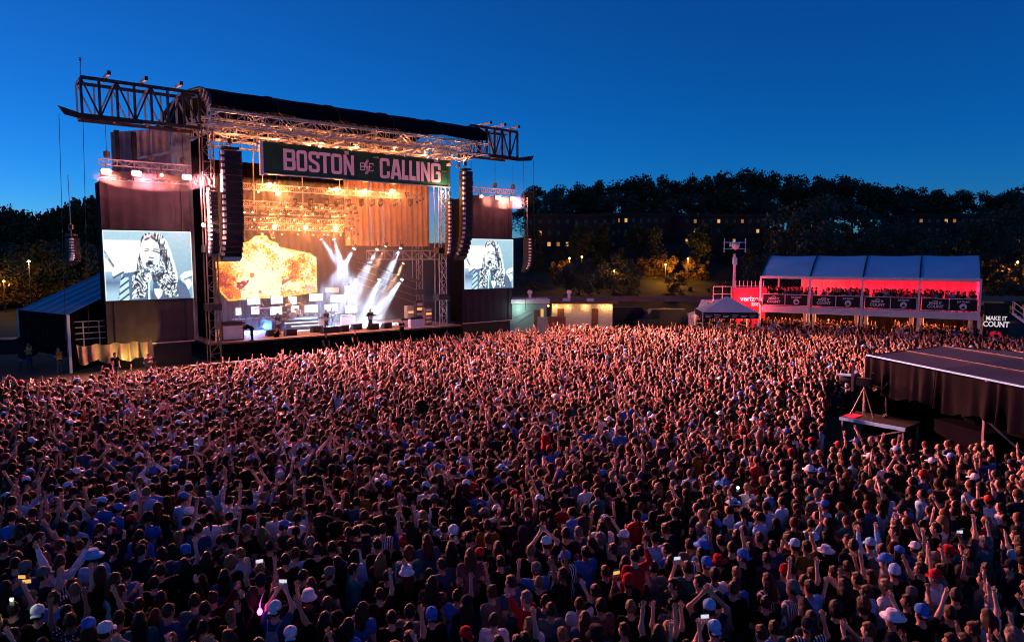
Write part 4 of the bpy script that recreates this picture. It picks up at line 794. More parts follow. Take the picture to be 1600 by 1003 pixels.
# white beam lamps, real spot lamps in the smoke
beams = [(502, 374, 7.2, (6.0, -2, -9.5), 0), (522, 374, 7.2, (1.5, -2, -9), 0), (553, 389, 6.5, (-6.5, -1, -9), 0), (589, 390, 6.0, (-6.0, -1, -9), 0), (626, 388, 5.5, (-6.0, -1, -9.5), 0), (556, 437, 7.5, (-5.5, -2, -5.5), 0), (592, 437, 6.5, (-3.6, -1.5, -6.5), 0), (628, 437, 5.5, (-5.4, -1.0, -5.5), 0), (602, 385, 6.5, (-5, -1, -8), 1), (630, 412, 5.5, (-5, -1, -7), 1), (427, 372, 7.6, (2, -2, -9), 1)]
for k, (px, py, v, d, warm) in enumerate(beams):
    u, z = sp(px, py, v); t = stg('beam_lamp', '%s lamp throwing a shaft of light, %s of eleven counted along the rig' % ('warm' if warm else 'blue-white', ordinal(k)), 'stage lamp', u, v, z, 'beam lamps over the stage')
    dv = Vector(d).normalized(); MB().lathe((0, 0, 0), [(.1, -.45), (.16, -.35), (.16, -.02)], 10, dv).build('lamp_head', 'black', t, True); MB().lathe((0, 0, 0), [(.13, -.015), (.13, .0)], 12, dv).build('lens', 'bulb_white' if not warm else 'bulb_dot', t); MB().bar((0, 0, .1), (0, .1, .8), .05).build('yoke', 'dark_steel', t)
    lamp('SPOT', t, dv * .06, 24000 if not warm else 10000, (.62, .76, 1) if not warm else (1, .5, .28), dv * 5, 23, .75, .06)
t = stg('strip_lamp', 'row of blue floor lamps washing the rear of the stage', 'stage lamp', 8, 7.4, DZ); MB().box((0, 0, .1), (9, .2, .2)).build('housing', 'black', t); MB().box((0, -.11, .12), (8.8, .02, .1)).build('lens', 'blue', t); lamp('AREA', t, (0, -.2, .3), 700, (.12, .34, 1), (0, -3, 1.2), radius=(9, .3))
# band, amplifiers and wedges
def wedge(label, px, py, wd=1.0):
    p = gz(px, py, DZ); t = thing('stage_monitor', label, 'loudspeaker', p, TH + .1, 'floor monitors along the stage edge')
    MB().prism([(-wd / 2, 0), (wd / 2, 0), (wd / 2, .5), (-wd / 2, .5)], -.05, .3).build('cabinet', 'black', t)
    MB().add([(-wd / 2, .3, 0), (wd / 2, .3, 0), (wd / 2, .62, .04), (-wd / 2, .62, .04), (-wd / 2, .3, .5), (wd / 2, .3, .5)], [(0, 1, 2, 3), (4, 5, 2, 3), (0, 3, 4), (1, 5, 2), (0, 4, 5, 1)]).build('sloped_grille', 'dark_steel', t)
for k, (px, py, wd) in enumerate(((428, 525, .9), (456, 524, .9), (497, 519, .95), (518, 520, 1.5), (540, 518, .7), (559, 515, .9), (585, 515, .9), (606, 513, .8))): wedge('black floor monitor, %s from left along the stage edge' % ordinal(k), px, py, wd)
def amp(label, x0, x1, y0, y1, m='cream'):
    p = gz((x0 + x1) / 2, y1, DZ); s = F_PX / proj(p)[2]; wd, hh = (x1 - x0) / s, (y1 - y0) / s; t = thing('amplifier', label, 'amplifier', p, TH * .9)
    MB().box((0, .2, hh * .42), (wd, .5, hh * .82)).build('cabinet', m, t); MB().box((0, -.06, hh * .42), (wd * .88, .02, hh * .7)).build('grille_cloth', 'tentwall', t); MB().box((0, .2, hh * .92), (wd * .9, .4, hh * .16)).build('amp_head', 'dark_steel', t); MB().bar((-wd * .2, .2, hh + .02), (wd * .2, .2, hh + .02), .03).build('carry_handle', 'black', t)
amp('white amplifier right of the two guitarists', 534, 556, 492, 508, 'white'); amp('white amplifier left of the guitarists', 497, 510, 495, 513, 'white'); amp('brown slanted flight case at the left edge of the stage', 348, 381, 502, 532, 'wood'); amp('grey slotted equipment case at the right edge of the stage', 640, 664, 496, 512, 'cabedge'); amp('dark rack case at the far right edge of the stage', 625, 642, 498, 510, 'wood')
t = thing('drum_riser', 'dark blue drum riser with bright front strips', 'riser', gz(468, 516, DZ), TH); MB().box((0, 1.6, .45), (4.6, 2.6, .9)).build('riser_body', 'blue', t)
for z, x0, x1 in ((.35, -.6, 1.9), (.65, -1.2, 2.1)): MB().box(((x0 + x1) / 2, .28, z), (x1 - x0, .03, .1)).build('light_strip', 'tv', t)
t = thing('drum_kit', 'silver drum kit with cymbals on the blue riser', 'drum kit', np.array(gz(468, 516, DZ)) + VV * 1.5 + np.array([0, 0, .9]), TH)
MB().lathe((0, -.3, .3), [(.28, 0), (.29, .02), (.29, .4), (.28, .42)], 16, (0, 1, 0)).build('bass_drum', 'drum', t)
for x, y, z, r, hgt in ((-.3, -.1, .72, .16, .2), (.3, -.1, .72, .17, .22), (.65, .25, .35, .22, .4), (-.6, .3, .5, .18, .15)): MB().lathe((x, y, z), [(r, 0), (r, hgt)], 12).build('drum', 'drum', t)
for x, y, z in ((-.9, 0, 1.15), (.95, .1, 1.2), (-.5, -.3, 1.35), (.5, -.35, 1.4), (1.3, .4, 1.0), (-1.3, .4, .95)): c = MB().lathe((x, y, z), [(.25, 0), (.06, .04), (.01, .05)], 14).build('cymbal', 'chrome', t); MB().tube((x, y, 0), (x, y, z), .015, n=4).build('cymbal_stand', 'chrome', t)
FRONT = TH + math.pi                                              # facing the audience
def bandp(label, px, py, pose, zz=DZ, turn=0., **k): return person(label, gz(px, py, zz), FRONT + turn, pose, z=zz, **k)
bandp('person in teal shirt playing guitar left of the drum kit', 435, 523, 'guitar', shirt='teal', hairc='blond', hair='short', turn=.3)
bandp('person in black playing guitar between the white amplifiers, leg forward', 510, 516, 'guitar', shirt='black', hair='short', turn=.2, pants='black')
bandp('person in dark clothes playing bass behind the other guitarist', 520, 510, 'guitar', shirt='charcoal', hair='long', turn=.1, pants='black')
bandp('person in black jacket with short blond hair playing guitar near stage right', 579, 514, 'guitar', shirt='black', long=True, hairc='blond', pants='black', turn=.1)
p = np.array(gz(468, 516, DZ)) + VV * 2.3; person('person drumming behind the silver drum kit', (p[0], p[1], DZ + .75), FRONT, 'drum', 'pale grey', hair='long')
p = gz(405, 498, 2.4); person('person in blue shirt at the keyboard on a riser', (p[0], p[1], 2.4), FRONT + .2, 'keys', 'denim blue', hairc='blond')
t = thing('riser', 'pale blue riser under the keyboard player', 'riser', gz(405, 512, DZ), TH); MB().box((0, 1.6, .42), (4.4, 2.2, .84)).build('riser_body', 'blue', t); MB().box((0, .48, .84), (4.4, .05, .06)).build('edge_trim', 'white', t)
t = thing('keyboard', 'electric keyboard on a stand in front of the keyboard player', 'keyboard', np.array(gz(405, 498, 2.4)) - VV * .5, TH); MB().box((0.2, 0, .95), (1.4, .35, .1)).build('key_bed', 'white', t); [MB().tube((s * .5 + .2, 0, 0), (-s * .4 + .2, 0, .9), .02).build('stand_leg', 'steel', t) for s in (-1, 1)]
def guitar(label, px, py, turn=0.):
    p = np.array(gz(px, py, DZ)); t = thing('guitar', label, 'guitar', p - VV * .22 + np.array([0, 0, 1.05]), TH + turn)
    MB().prism([(-.28, -.1), (-.2, -.2), (.0, -.19), (.08, -.1), (.17, -.1), (.2, 0), (.12, .06), (.03, .05), (-.1, .14), (-.24, .1)], -.03, .03).build('guitar_body', 'guitar', t); MB().bar((.12, 0, 0), (.75, -.02, .22), .045).build('neck', 'wood', t); MB().box((.82, -.02, .25), (.16, .02, .08)).build('headstock', 'wood', t)
guitar('pale guitar held by the person in teal', 435, 523, .15); guitar('pale guitar held by the person between the white amplifiers', 510, 516, .1); guitar('light guitar held by the person in black jacket near stage right', 579, 514, .05)
person('person in black bending over a camera at the left of the stage', gz(394, 533, DZ), FRONT + 1.5 - math.pi, 'phone', 'black', long=True, z=DZ, lean=.9, pants='black')
def micstand(label, px, py):
    p = gz(px, py, DZ); t = thing('microphone_stand', label, 'microphone stand', p, TH); MB().lathe((0, 0, 0), [(.16, 0), (.15, .03), (.02, .05)], 12).build('base', 'black', t); MB().tube((0, 0, .03), (0, 0, 1.45), .014, n=6).build('stand_pole', 'chrome', t); MB().tube((0, 0, 1.45), (0, .25, 1.55), .012, n=6).build('boom', 'chrome', t); MB().lathe((0, .25, 1.55), [(.012, 0), (.02, .1), (.03, .14), (.02, .18)], 8, (0, 1, .2)).build('microphone', 'black', t)
micstand('microphone stand left of the drum kit, by the person in teal', 446, 525); micstand('microphone stand at the centre of the stage edge', 503, 519)
# equipment at the right of the stage
for k, (x0, x1, y0, y1, m, lb) in enumerate(((636, 648, 478, 497, 'cream', 'pale equipment rack stacked at the right of the stage, left one'), (650, 662, 470, 497, 'dark_steel', 'tall dark equipment rack with a small screen at stage right'), (664, 676, 480, 500, 'wood', 'brown equipment rack beside the right column'))): 
    p = gz((x0 + x1) / 2, y1 + 8, DZ); s = F_PX / proj(p)[2]; t = thing('equipment_rack', lb, 'rack', p, TH); wd, hh = (x1 - x0) / s, (y1 - y0 + 8) / s
    MB().box((0, .3, hh / 2), (wd, .6, hh)).build('rack_case', m, t); [MB().box((0, -.02, hh * f), (wd * .8, .04, hh * .13)).build('drawer', 'cabedge' if q != 2 else 'tvo', t) for q, f in enumerate((.2, .42, .64, .84))]
# smoke filling the stage house
hz = bpy.data.materials.new('stage_smoke'); hz.use_nodes = True; n = hz.node_tree; n.nodes.clear(); oo = n.nodes.new('ShaderNodeOutputMaterial'); pv = n.nodes.new('ShaderNodeVolumePrincipled'); pv.inputs['Color'].default_value = (.9, .9, .92, 1); pv.inputs['Density'].default_value = .028; pv.inputs['Anisotropy'].default_value = 0.1; n.links.new(pv.outputs[0], oo.inputs['Volume'])
t = stg('stage_smoke', None, None, 0, 0); t['kind'] = 'stuff'; bpy.data.objects.remove(t)
sm_ = MB().box((0, 0, 0), (20.6, 7.6, 12.2)); o = sm_.build('stage_smoke', hz); o.location = pt(11.0, 4.75, DZ + 6.25); o.rotation_euler.z = TH; tag(o, 'thin smoke filling the stage house', kind='stuff')
# ------------------------------------------------------------------ left side: awning, tarpaulin, scaffold, guards, street lamp
A = gz(30, 570, 0); 
t = thing('awning_tent', 'blue-lit sloping awning beside the left video tower', 'awning', pt(-10.5, 1.5), TH)
# local x along u, roof slopes up to the tower
e0, e1 = sp(30, 482, -1.0), sp(105, 490, -1.0)
P00 = pt(*([uv(gd(28, 484, 52))[0], uv(gd(28, 484, 52))[1]]), gd(28, 484, 52)[2]); P01 = gd(106, 492, 46.5); P10 = gd(160, 425, 58); P11 = gd(166, 462, 50)
inv = Matrix.Rotation(-TH, 4, 'Z') @ Matrix.Translation(-Vector(pt(-10.5, 1.5)))
q4 = [inv @ Vector(p) for p in (P00, P01, P11, P10)]
for k in range(5):
    f0, f1 = k / 5, (k + 1) / 5
    MB().grid(lambda a, b: tuple((q4[0].lerp(q4[1], f0 + (f1 - f0) * a)).lerp(q4[3].lerp(q4[2], f0 + (f1 - f0) * a), b) - Vector((0, 0, .10 * math.sin(math.pi * a)))), 6, 8).build('awning_panel', 'awn', t, True)
    MB().grid(lambda a, b: tuple(q4[0].lerp(q4[1], f0 + (f1 - f0) * a) * 1 - Vector((0, .05 * math.sin(a * 12), (q4[0].z if False else 2.9) * b))), 10, 2).build('front_drape', 'black_cloth', t, True)
MB().grid(lambda a, b: tuple(q4[1].lerp(q4[2], a) - Vector((0, .05 * math.sin(a * 15), b * (q4[1].lerp(q4[2], a).z - .1)))), 14, 3).build('side_wall', 'black_cloth', t, True)
for p in (q4[0], q4[1]): MB().bar((p.x, p.y, 0), (p.x, p.y, p.z), .16).build('corner_post', 'tentwall', t)
t = thing('tarpaulin', 'pale crumpled tarpaulin lit yellow below the left video tower', 'tarpaulin', gd(160, 566, 45), TH)
MB().grid(lambda a, b: (-1.4 + a * 4.4 + .05 * math.sin(a * 50 + b * 2), (.05 + .13 * b) * math.sin(a * 44 + 2 * math.sin(a * 9)) - .25 * b, 1.25 - b * (1.1 + .1 * math.sin(a * 21)) - .12 * math.sin(math.pi * ((a * 4) % 1))), 110, 10).build('cloth_sheet', 'tarp', t, True)
t = thing('scaffold_fence', 'open metal scaffold fence behind the pale tarpaulin', 'fence', gd(118, 560, 47), TH)
for k in range(6): MB().bar((k * .95 - .4, 0, 0), (k * .95 - .4, 0, 2.5), .07).build('upright', 'steel', t)
for z in (1.3, 1.7, 2.1, 2.5): MB().bar((-.4, -.04, z), (4.35, -.04, z), .06).build('rail', 'steel', t)
t = thing('work_lamp', 'yellow work lamp under the left video tower', 'lamp', pt(-4.6, -1.2), TH); MB().bar((0, 0, 0), (0, 0, .5), .05).build('stand', 'dark_steel', t); MB().box((0, 0, .55), (.3, .12, .2)).build('housing', 'black', t); MB().box((0, .07, .55), (.25, .02, .16)).build('lens', 'bulb_yellow', t); lamp('SPOT', t, (0, .2, .6), 260, (1, .58, .12), (-.8, 2.2, 2.3), 75, .3, .08)
lamp('POINT', t, (-1.6, -1.2, 1.2), 90, (1, .62, .18), radius=.1)
for lb, px, py, dd, kk in (('guard in an orange vest standing left of the tarpaulin', 92, 572, 46.5, dict(shirt='black', vest=(.85, .30, .04))), ('guard in a yellow vest near the left edge of the awning', 46, 566, 49, dict(shirt='black', vest=(.55, .5, .08))), ('person in a grey coat standing on the right of the tarpaulin', 232, 572, 43.5, dict(shirt='pale grey', long=True)), ('person in black standing before the tarpaulin', 180, 570, 43.8, dict(shirt='black'))):
    p = gd(px, py, dd); person(lb.replace('guard', 'person'), (p[0], p[1], 0), FRONT + .3, 'clap_low' if 'vest' in lb or 'grey' in lb else 'down', **kk)
def street_lamp(label, px, py, dist, power, m='bulb_yellow', colr=(1, .6, .2), base=None):
    p = gd(px, py, dist); z0 = terrain(p[0], p[1]) if base is None else base; t = thing('street_lamp', label, 'street lamp', (p[0], p[1], z0)); h = p[2] - z0
    MB().tube((0, 0, 0), (0, 0, h), .09, .05, 8).build('lamp_post', 'dark_steel', t); MB().lathe((0, 0, h), [(.04, -.06), (.17, 0), (.14, .12), (.04, .18)], 10).build('lamp_head', m, t, True)
    lamp('POINT', t, (0, -.4, h - .3), power, colr, radius=.3)
street_lamp('tall street lamp glowing yellow at the far left', 45, 409, 88, 500)
t = thing('parked_car', 'dark parked car beside the awning at the left edge', 'car', gd(12, 560, 50), .3)
MB().prism([(-2.1, .4), (2.1, .4), (2.15, .85), (1.3, .95), (.7, 1.45), (-1.0, 1.48), (-1.7, 1.0), (-2.15, .9)], -.85, .85).build('body', 'black', t); MB().prism([(1.15, .97), (.65, 1.4), (-.95, 1.42), (-1.5, 1.0)], -.87, .87).build('window_glass', 'glassd', t); [MB().lathe((x, y, .34), [(.34, -.1), (.34, .1)], 14, (0, 1, 0)).build('wheel', 'rubber', t) for x in (-1.3, 1.3) for y in (-.8, .8)]; [MB().box((2.12, y, .75), (.06, .3, .12)).build('headlight', 'chrome', t) for y in (-.6, .6)]
# pit crew before the stage
for lb, px, py, kk in (('person in black filming on the stage edge walkway left of centre', 433, 545, dict(pose='phone', z=.55)), ('person in black standing at the stage front right of centre', 628, 531, dict(pose='clap_low', z=.7)), ('person with blond hair in black in the pit left of centre', 510, 556, dict(z=.2, hairc='blond')), ('person with blond hair in black in the pit at centre', 555, 550, dict(z=.2, hairc='blond'))):
    z = kk.pop('z'); p = gz(px, py, z); person(lb, (p[0], p[1], z), TH + math.pi, shirt='black', pants='black', **kk)
    t = thing('camera_step', 'low black step under the person ' + lb.split(' in black ')[-1], 'step', (p[0], p[1], 0), TH); MB().box((0, 0, z / 2), (.9, .7, z)).build('step_body', 'black', t); MB().box((0, 0, z - .015), (.96, .76, .03)).build('step_top', 'dark_steel', t)
t = stg('pit_barrier', 'long low metal barrier in front of the stage pit', 'barrier', 8, -8.2)
for k in range(24): MB().box((-11.4 + k * 1.15, 0, .6), (1.08, .05, 1.1)).build('barrier_panel', 'dark_steel', t)
MB().bar((-12, 0, 1.2), (16, 0, 1.2), .08).build('top_rail', 'steel', t)
p0, p1 = gz(925, 570, 1.15), gz(1190, 586, 1.15); t = thing('crowd_barrier', 'pale rail of the barrier crossing the middle of the crowd', 'barrier', (p0[0], p0[1], 0), math.atan2(p1[1] - p0[1], p1[0] - p0[0])); Lb = float(np.linalg.norm((p1 - p0)[:2]))
for k in range(int(Lb / 1.2)): MB().box((k * 1.2 + .6, 0, .55), (1.12, .05, 1.05)).build('barrier_panel', 'dark_steel', t)
MB().bar((0, 0, 1.15), (Lb, 0, 1.15), .1).build('top_rail', 'white', t)
# ------------------------------------------------------------------ two-storey guest tent
L0, L1 = np.array([24.1, 67.2, 0]), np.array([39.2, 58.1, 0]); d = (L1 - L0); LT = float(np.linalg.norm(d)); az = math.atan2(d[1], d[0]); FZ, EZ, RZ, WT = 3.15, 6.0, 7.95, 9.0
t = thing('guest_tent', 'two-storey white guest tent with roof tinted as by blue sky, red-lit upper deck', 'tent', L0, az); nb = 4; bw = LT / nb
rp = [(-.25, EZ - .05), (0, EZ + .05), (1.2, EZ + .75), (2.6, RZ - .55), (3.9, RZ - .08), (WT / 2, RZ), (5.6, RZ - .15), (7, RZ - .9), (WT, EZ)]
for k in range(nb):
    def rf(a, b):
        i = min(int(b * (len(rp) - 1)), len(rp) - 2); f = b * (len(rp) - 1) - i; return (k * bw + .06 + a * (bw - .12), rp[i][0] * (1 - f) + rp[i + 1][0] * f, rp[i][1] * (1 - f) + rp[i + 1][1] * f - .06 * math.sin(math.pi * a))
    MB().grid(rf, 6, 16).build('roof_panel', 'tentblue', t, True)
    MB().box((k * bw + bw / 2, -.22, EZ - .1), (bw - .1, .1, .26)).build('gutter', 'white', t)
    MB().box((k * bw + bw / 2, -.1, FZ - .3), (bw - .05, .2, .62)).build('floor_beam', 'white', t); MB().box((k * bw + bw / 2, 4.5, FZ - .1), (bw - .02, 8.8, .16)).build('deck_floor', 'wood', t)
    MB().grid(lambda a, b, k=k: (k * bw + a * bw, WT - .2 - .1 * math.sin(a * 30) , FZ + b * (EZ - FZ)), 16, 1).build('upper_wall', 'tentwall', t, True) if k not in (0,) else MB().grid(lambda a, b: (bw * (.52 + .48 * a), WT - .2 - .1 * math.sin(a * 30), FZ + b * (EZ - FZ)), 10, 1).build('upper_wall', 'tentwall', t, True)
    MB().grid(lambda a, b, k=k: (k * bw + a * bw, 4.5 - .12 * math.sin(a * 40), .0 + b * (FZ - .2)), 30, 1).build('lower_drape', 'black_cloth', t, True)
    for j in range(2):
        x0 = k * bw + .25 + j * (bw - .35) / 2; x1 = x0 + (bw - .35) / 2 - .06; pn = MB().box(((x0 + x1) / 2, -.16, FZ + .62), (x1 - x0, .03, .95)).build('railing_panel', 'black', t)
        for z in (FZ + .1, FZ + 1.13): MB().bar((x0 - .02, -.17, z), (x1 + .02, -.17, z), .05).build('rail', 'white', pn)
        for x in (x0 - .02, x1 + .02): MB().bar((x, -.17, FZ + .1), (x, -.17, FZ + 1.13), .05).build('rail_post', 'white', pn)
        cx = (x0 + x1) / 2
        if j == 0:
            for ii, (wd_, zz, hh) in enumerate((('MAKE IT', FZ + .72, .2), ('COUNT', FZ + .42, .26))):
                o = obj('lettering', text_mesh(wd_, hh, .004, .012, 'white', .95), pn, (cx, -.185, zz))
            ar = MB(); stroke(ar, [Vector((cx + .33 * math.cos(q), FZ + .62 + .32 * math.sin(q))) for q in np.linspace(.9, math.pi - .9, 7)], .05, False, -.19, -.18); ar.build('emblem_arc', 'white', pn)
        else:
            obj('lettering', text_mesh("Jack Daniel's", .17, .004, .008, 'white', .75), pn, (cx, -.185, FZ + .90)); em = MB(); em.lathe((cx, -.178, FZ + .48), [(.27, 0), (.27, .012)], 18, (0, -1, 0)); em.build('emblem_disc', 'white', pn); eb = MB(); eb.prism([(cx - .12, FZ + .32), (cx + .12, FZ + .32), (cx + .13, FZ + .5), (cx + .05, FZ + .47), (cx + .0, FZ + .62), (cx - .05, FZ + .47), (cx - .13, FZ + .5)], -.198, -.186); eb.build('emblem_figure', 'black', pn)
for k in range(nb + 1):
    x = k * bw; MB().bar((x, -.2, 0), (x, -.2, EZ), .16).build('tent_post', 'white', t); MB().bar((x, WT, 0), (x, WT, EZ), .16).build('tent_post', 'white', t)
    rb = MB()
    for (y0, z0), (y1, z1) in zip(rp, rp[1:]): rb.bar((x, y0, z0 + .03), (x, y1, z1 + .03), .12)
    rb.build('roof_rib', 'dark_steel', t)
    if 0 < k: [MB().grid(lambda a, b, x=x, q=q: (x - .7 + q * .8 + a * .35, 1.2 + .06 * math.sin(a * 14), .1 + b * (FZ - .5)), 8, 2).build('drape_tie', 'tentwall', t, True) for q in (0, 1)]
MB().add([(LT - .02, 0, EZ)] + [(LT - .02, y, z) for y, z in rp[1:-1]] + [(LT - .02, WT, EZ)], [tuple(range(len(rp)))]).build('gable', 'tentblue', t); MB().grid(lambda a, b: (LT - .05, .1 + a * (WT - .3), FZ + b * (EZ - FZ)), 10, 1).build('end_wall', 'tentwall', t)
for k in range(nb):
    fx = thing('deck_lamp', 'red lamp under the tent roof, %s bay from left' % ordinal(k), 'lamp', L0 + np.array([math.cos(az) * (k + .5) * bw - math.sin(az) * 3.0, math.sin(az) * (k + .5) * bw + math.cos(az) * 3.0, EZ - .05]), az, 'red lamps under the tent roof'); MB().box((0, 0, .1), (1.2, .2, .1)).build('housing', 'black', fx); MB().box((0, 0, .03), (1.1, .16, .03)).build('lens', 'red', fx); lamp('AREA', fx, (0, 0, -.05), 640 if k > 1 else 520, (1, .006, .035), (0, 0, -2), radius=(2.4, .6))
    fx = thing('downlight', 'warm lamp below the guest deck, %s bay from left' % ordinal(k), 'lamp', L0 + np.array([math.cos(az) * (k + .5) * bw - math.sin(az) * 2, math.sin(az) * (k + .5) * bw + math.cos(az) * 2, FZ - .35]), az, 'warm lamps below the guest deck'); MB().lathe((0, 0, 0), [(.2, -.02), (.24, .05), (.1, .12)], 12).build('lens', 'bulb_dot', fx); lamp('POINT', fx, (0, 0, -.2), 330, (1, .22, .07), radius=.2)
fx = thing('added_wash_lamp', 'added red wash lamp by the left end post of the guest tent', 'lamp', L0 + np.array([-.5, -.3, 3.6]), az); MB().box((0, 0, 0), (.3, .2, .25)).build('housing', 'black', fx); MB().box((-.16, 0, 0), (.02, .16, .2)).build('lens', 'red', fx); lamp('POINT', fx, (-.6, -.6, .3), 230, (1, .05, .09), radius=.15)  # lamp added to tint the pop-up tent and sign base red
# sign tower and stair at its right end
sb = L0 + d * (1.0 + 1.2 / LT); t = thing('sign_tower', 'black sign tower with white lettering right of the guest tent', 'sign', sb, az); MB().box((0, .3, 2.0), (1.7, 1.0, 4.0)).build('sign_box', 'black', t)
obj('lettering', text_mesh('MAKE IT', .36, .01, .015, 'letter_white', .8), t, (0, -.22, 2.75)); obj('lettering', text_mesh('COUNT', .46, .01, .02, 'letter_white', .8), t, (0, -.22, 2.25))
MB().lathe((0, -.205, 1.2), [(.52, 0), (.52, .02)], 24, (0, -1, 0)).build('emblem_disc', 'red', t); MB().prism([(-.24, .9), (.24, .9), (.28, 1.25), (.12, 1.2), (.1, 1.45), (.0, 1.35), (-.1, 1.5), (-.14, 1.2), (-.28, 1.25)], -.245, -.228).build('emblem_figure', 'black', t)
t = thing('stair', 'metal stair coloured pink as if lit, descending at the right of the guest tent', 'stair', sb + np.array([math.cos(az), math.sin(az), 0]) * 1.2, az)
for k in range(14): MB().box((.1 + k * .27, 1.0, 3.1 - k * .22), (.28, 1.2, .05)).build('tread', 'steel', t)
for y in (.4, 1.6):
    MB().bar((0, y, 3.1), (3.8, y, .05), .18).build('stringer', 'pink', t)  # pink light on the stair is put into its glowing paint
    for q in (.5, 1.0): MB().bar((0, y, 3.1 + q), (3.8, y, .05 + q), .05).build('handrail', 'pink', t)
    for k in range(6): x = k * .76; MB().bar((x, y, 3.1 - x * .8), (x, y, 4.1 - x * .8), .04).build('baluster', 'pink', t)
# ------------------------------------------------------------------ front of house tent, lower right
HA, HB = np.array([15.25, 29.6]), np.array([18.85, 30.4]); hd = np.array([1.3, -7.1]); hd /= np.linalg.norm(hd); hw = np.array([-hd[1], hd[0]]); faz = math.atan2(hd[1], hd[0]); LH = 15.5
t = thing('mixing_tent', 'black mixing tent with flat dark roof at the right edge', 'tent', (HA[0], HA[1], 0), faz)        # local x along the eave towards the camera, local y = into the tent
EV, RG, WH = 3.6, 3.92, 3.7
M['tentdark'] = mat('tent_dark', (.02, .018, .022), .45, noise=.5, nscale=.5)
for k in range(4):
    for j, (y0, y1) in enumerate(((0, 1.85), (1.87, WH), (WH, WH * 2))):
        zf = lambda y: EV + (RG - EV) * (y / WH if y <= WH else 2 - y / WH)
        MB().grid(lambda a, b: (k * LH / 4 + a * (LH / 4 - .02), y0 + b * (y1 - y0), zf(y0 + b * (y1 - y0)) - .05 * math.sin(math.pi * a) * math.sin(math.pi * b)), 8, 4).build('roof_panel', 'tentdark', t, True)
for y in (0, 1.86, WH, WH * 2): MB().bar((0, y, zf(y) + .02), (LH, y, zf(y) + .02), .06 if y == 0 else .02).build('roof_beam', 'tentblue' if y == 0 else 'rust', t)
for x in (0, LH): MB().bar((x, 0, EV), (x, WH, RG), .04).build('gable_beam', 'dark_steel', t); MB().bar((x, WH, RG), (x, 2 * WH, EV), .04).build('gable_beam', 'dark_steel', t)
for k in range(12): MB().grid(lambda a, b, k=k: ((k + a) * LH / 12, -.06 - .12 * math.sin(a * 17 + k * 2 + 1.5 * math.sin(a * 5)) * (1.1 - b) * (.5 + .5 * math.sin(k * 2.7 + a * 3)), 2.15 + .12 * math.sin(k * 3 + a * 4) * (1 - b) + b * (EV - 2.2)), 28, 4).build('valance', 'black_cloth', t, True)
MB().grid(lambda a, b: (-.02, a * 2 * WH, .0 + b * (EV - .05)), 12, 2).build('end_wall', 'black_cloth', t); MB().grid(lambda a, b: (a * LH, 2 * WH, b * EV), 12, 2).build('back_wall', 'black_cloth', t); MB().grid(lambda a, b: (2.5 + a * (LH - 2.5), 2.6 + .1 * math.sin(a * 60), b * 3.5), 60, 2).build('inner_drape', 'black_cloth', t, True)
for x in (0, 6.1, LH):
    for y in (0, 2 * WH): MB().bar((x, y, 0), (x, y, EV), .1).build('tent_post', 'rust', t)
MB().bar((6.1, .05, 2.2), (7.6, 1.6, .2), .06).build('post_brace', 'steel', t); MB().box((4.2, 1.2, 1.0), (2.4, .8, 1.0)).build('mixing_desk', 'black_cloth', t)
PZ = 1.2; c0, c1 = gz(1312, 650, PZ), gz(1415, 668, PZ); t = thing('camera_platform', 'small raised camera platform with pale blue edge before the mixing tent', 'platform', ((c0[0] + c1[0]) / 2, (c0[1] + c1[1]) / 2, 0), math.atan2(c1[1] - c0[1], c1[0] - c0[0])); lp = float(np.linalg.norm((c1 - c0)[:2]))
MB().box((0, .8, PZ - .06), (lp, 1.6, .1)).build('platform_deck', 'black', t); MB().box((0, -.02, PZ - .08), (lp, .05, .14)).build('edge_beam', 'tentblue', t); MB().box((-lp / 2 + .3, .5, PZ + .0), (.5, .8, .02)).build('red_mat', 'red', t)
for x in (-lp / 2 + .1, lp / 2 - .1):
    for y in (.05, 1.5): MB().bar((x, y, 0), (x, y, PZ - .1), .07).build('platform_leg', 'steel', t)
MB().bar((-lp / 2 + .1, .0, .1), (lp / 2 - .1, .0, PZ - .15), .05).build('cross_brace', 'steel', t)
cp = gz(1358, 652, PZ) + np.array([0, .5, 0]); t = thing('broadcast_camera', 'broadcast camera on a tripod with grey hood, on the raised platform', 'camera', cp, R(52))
for a in (0, 2.1, 4.2): MB().tube((.5 * math.cos(a), .5 * math.sin(a), 0), (0, 0, 1.15), .03, .025, 6).build('tripod_leg', 'rust', t)
MB().box((0, 0, 1.4), (.3, .6, .32)).build('camera_body', 'black', t); MB().lathe((0, .3, 1.42), [(.14, 0), (.15, .3), (.19, .62), (.17, .64)], 12, (0, 1, 0)).build('lens_barrel', 'dark_steel', t, True); MB().box((0, .75, 1.62), (.42, .5, .05)).build('lens_hood', 'tentblue', t); MB().box((-.05, -.3, 1.7), (.3, .08, .22)).build('viewfinder', 'black', t); MB().tube((.12, -.25, 1.3), (.2, -.75, 1.15), .018, n=6).build('pan_handle', 'steel', t); MB().bar((-.3, .4, 1.0), (-.3, .4, 2.2), .1).build('monitor_post', 'rust', t)
cp2 = gz(1394, 655, PZ) + np.array([0, .4, 0]); person('person in black operating the broadcast camera on the platform', (cp2[0], cp2[1], PZ), R(65), 'keys', 'black', long=True, hair='short', pants='black')
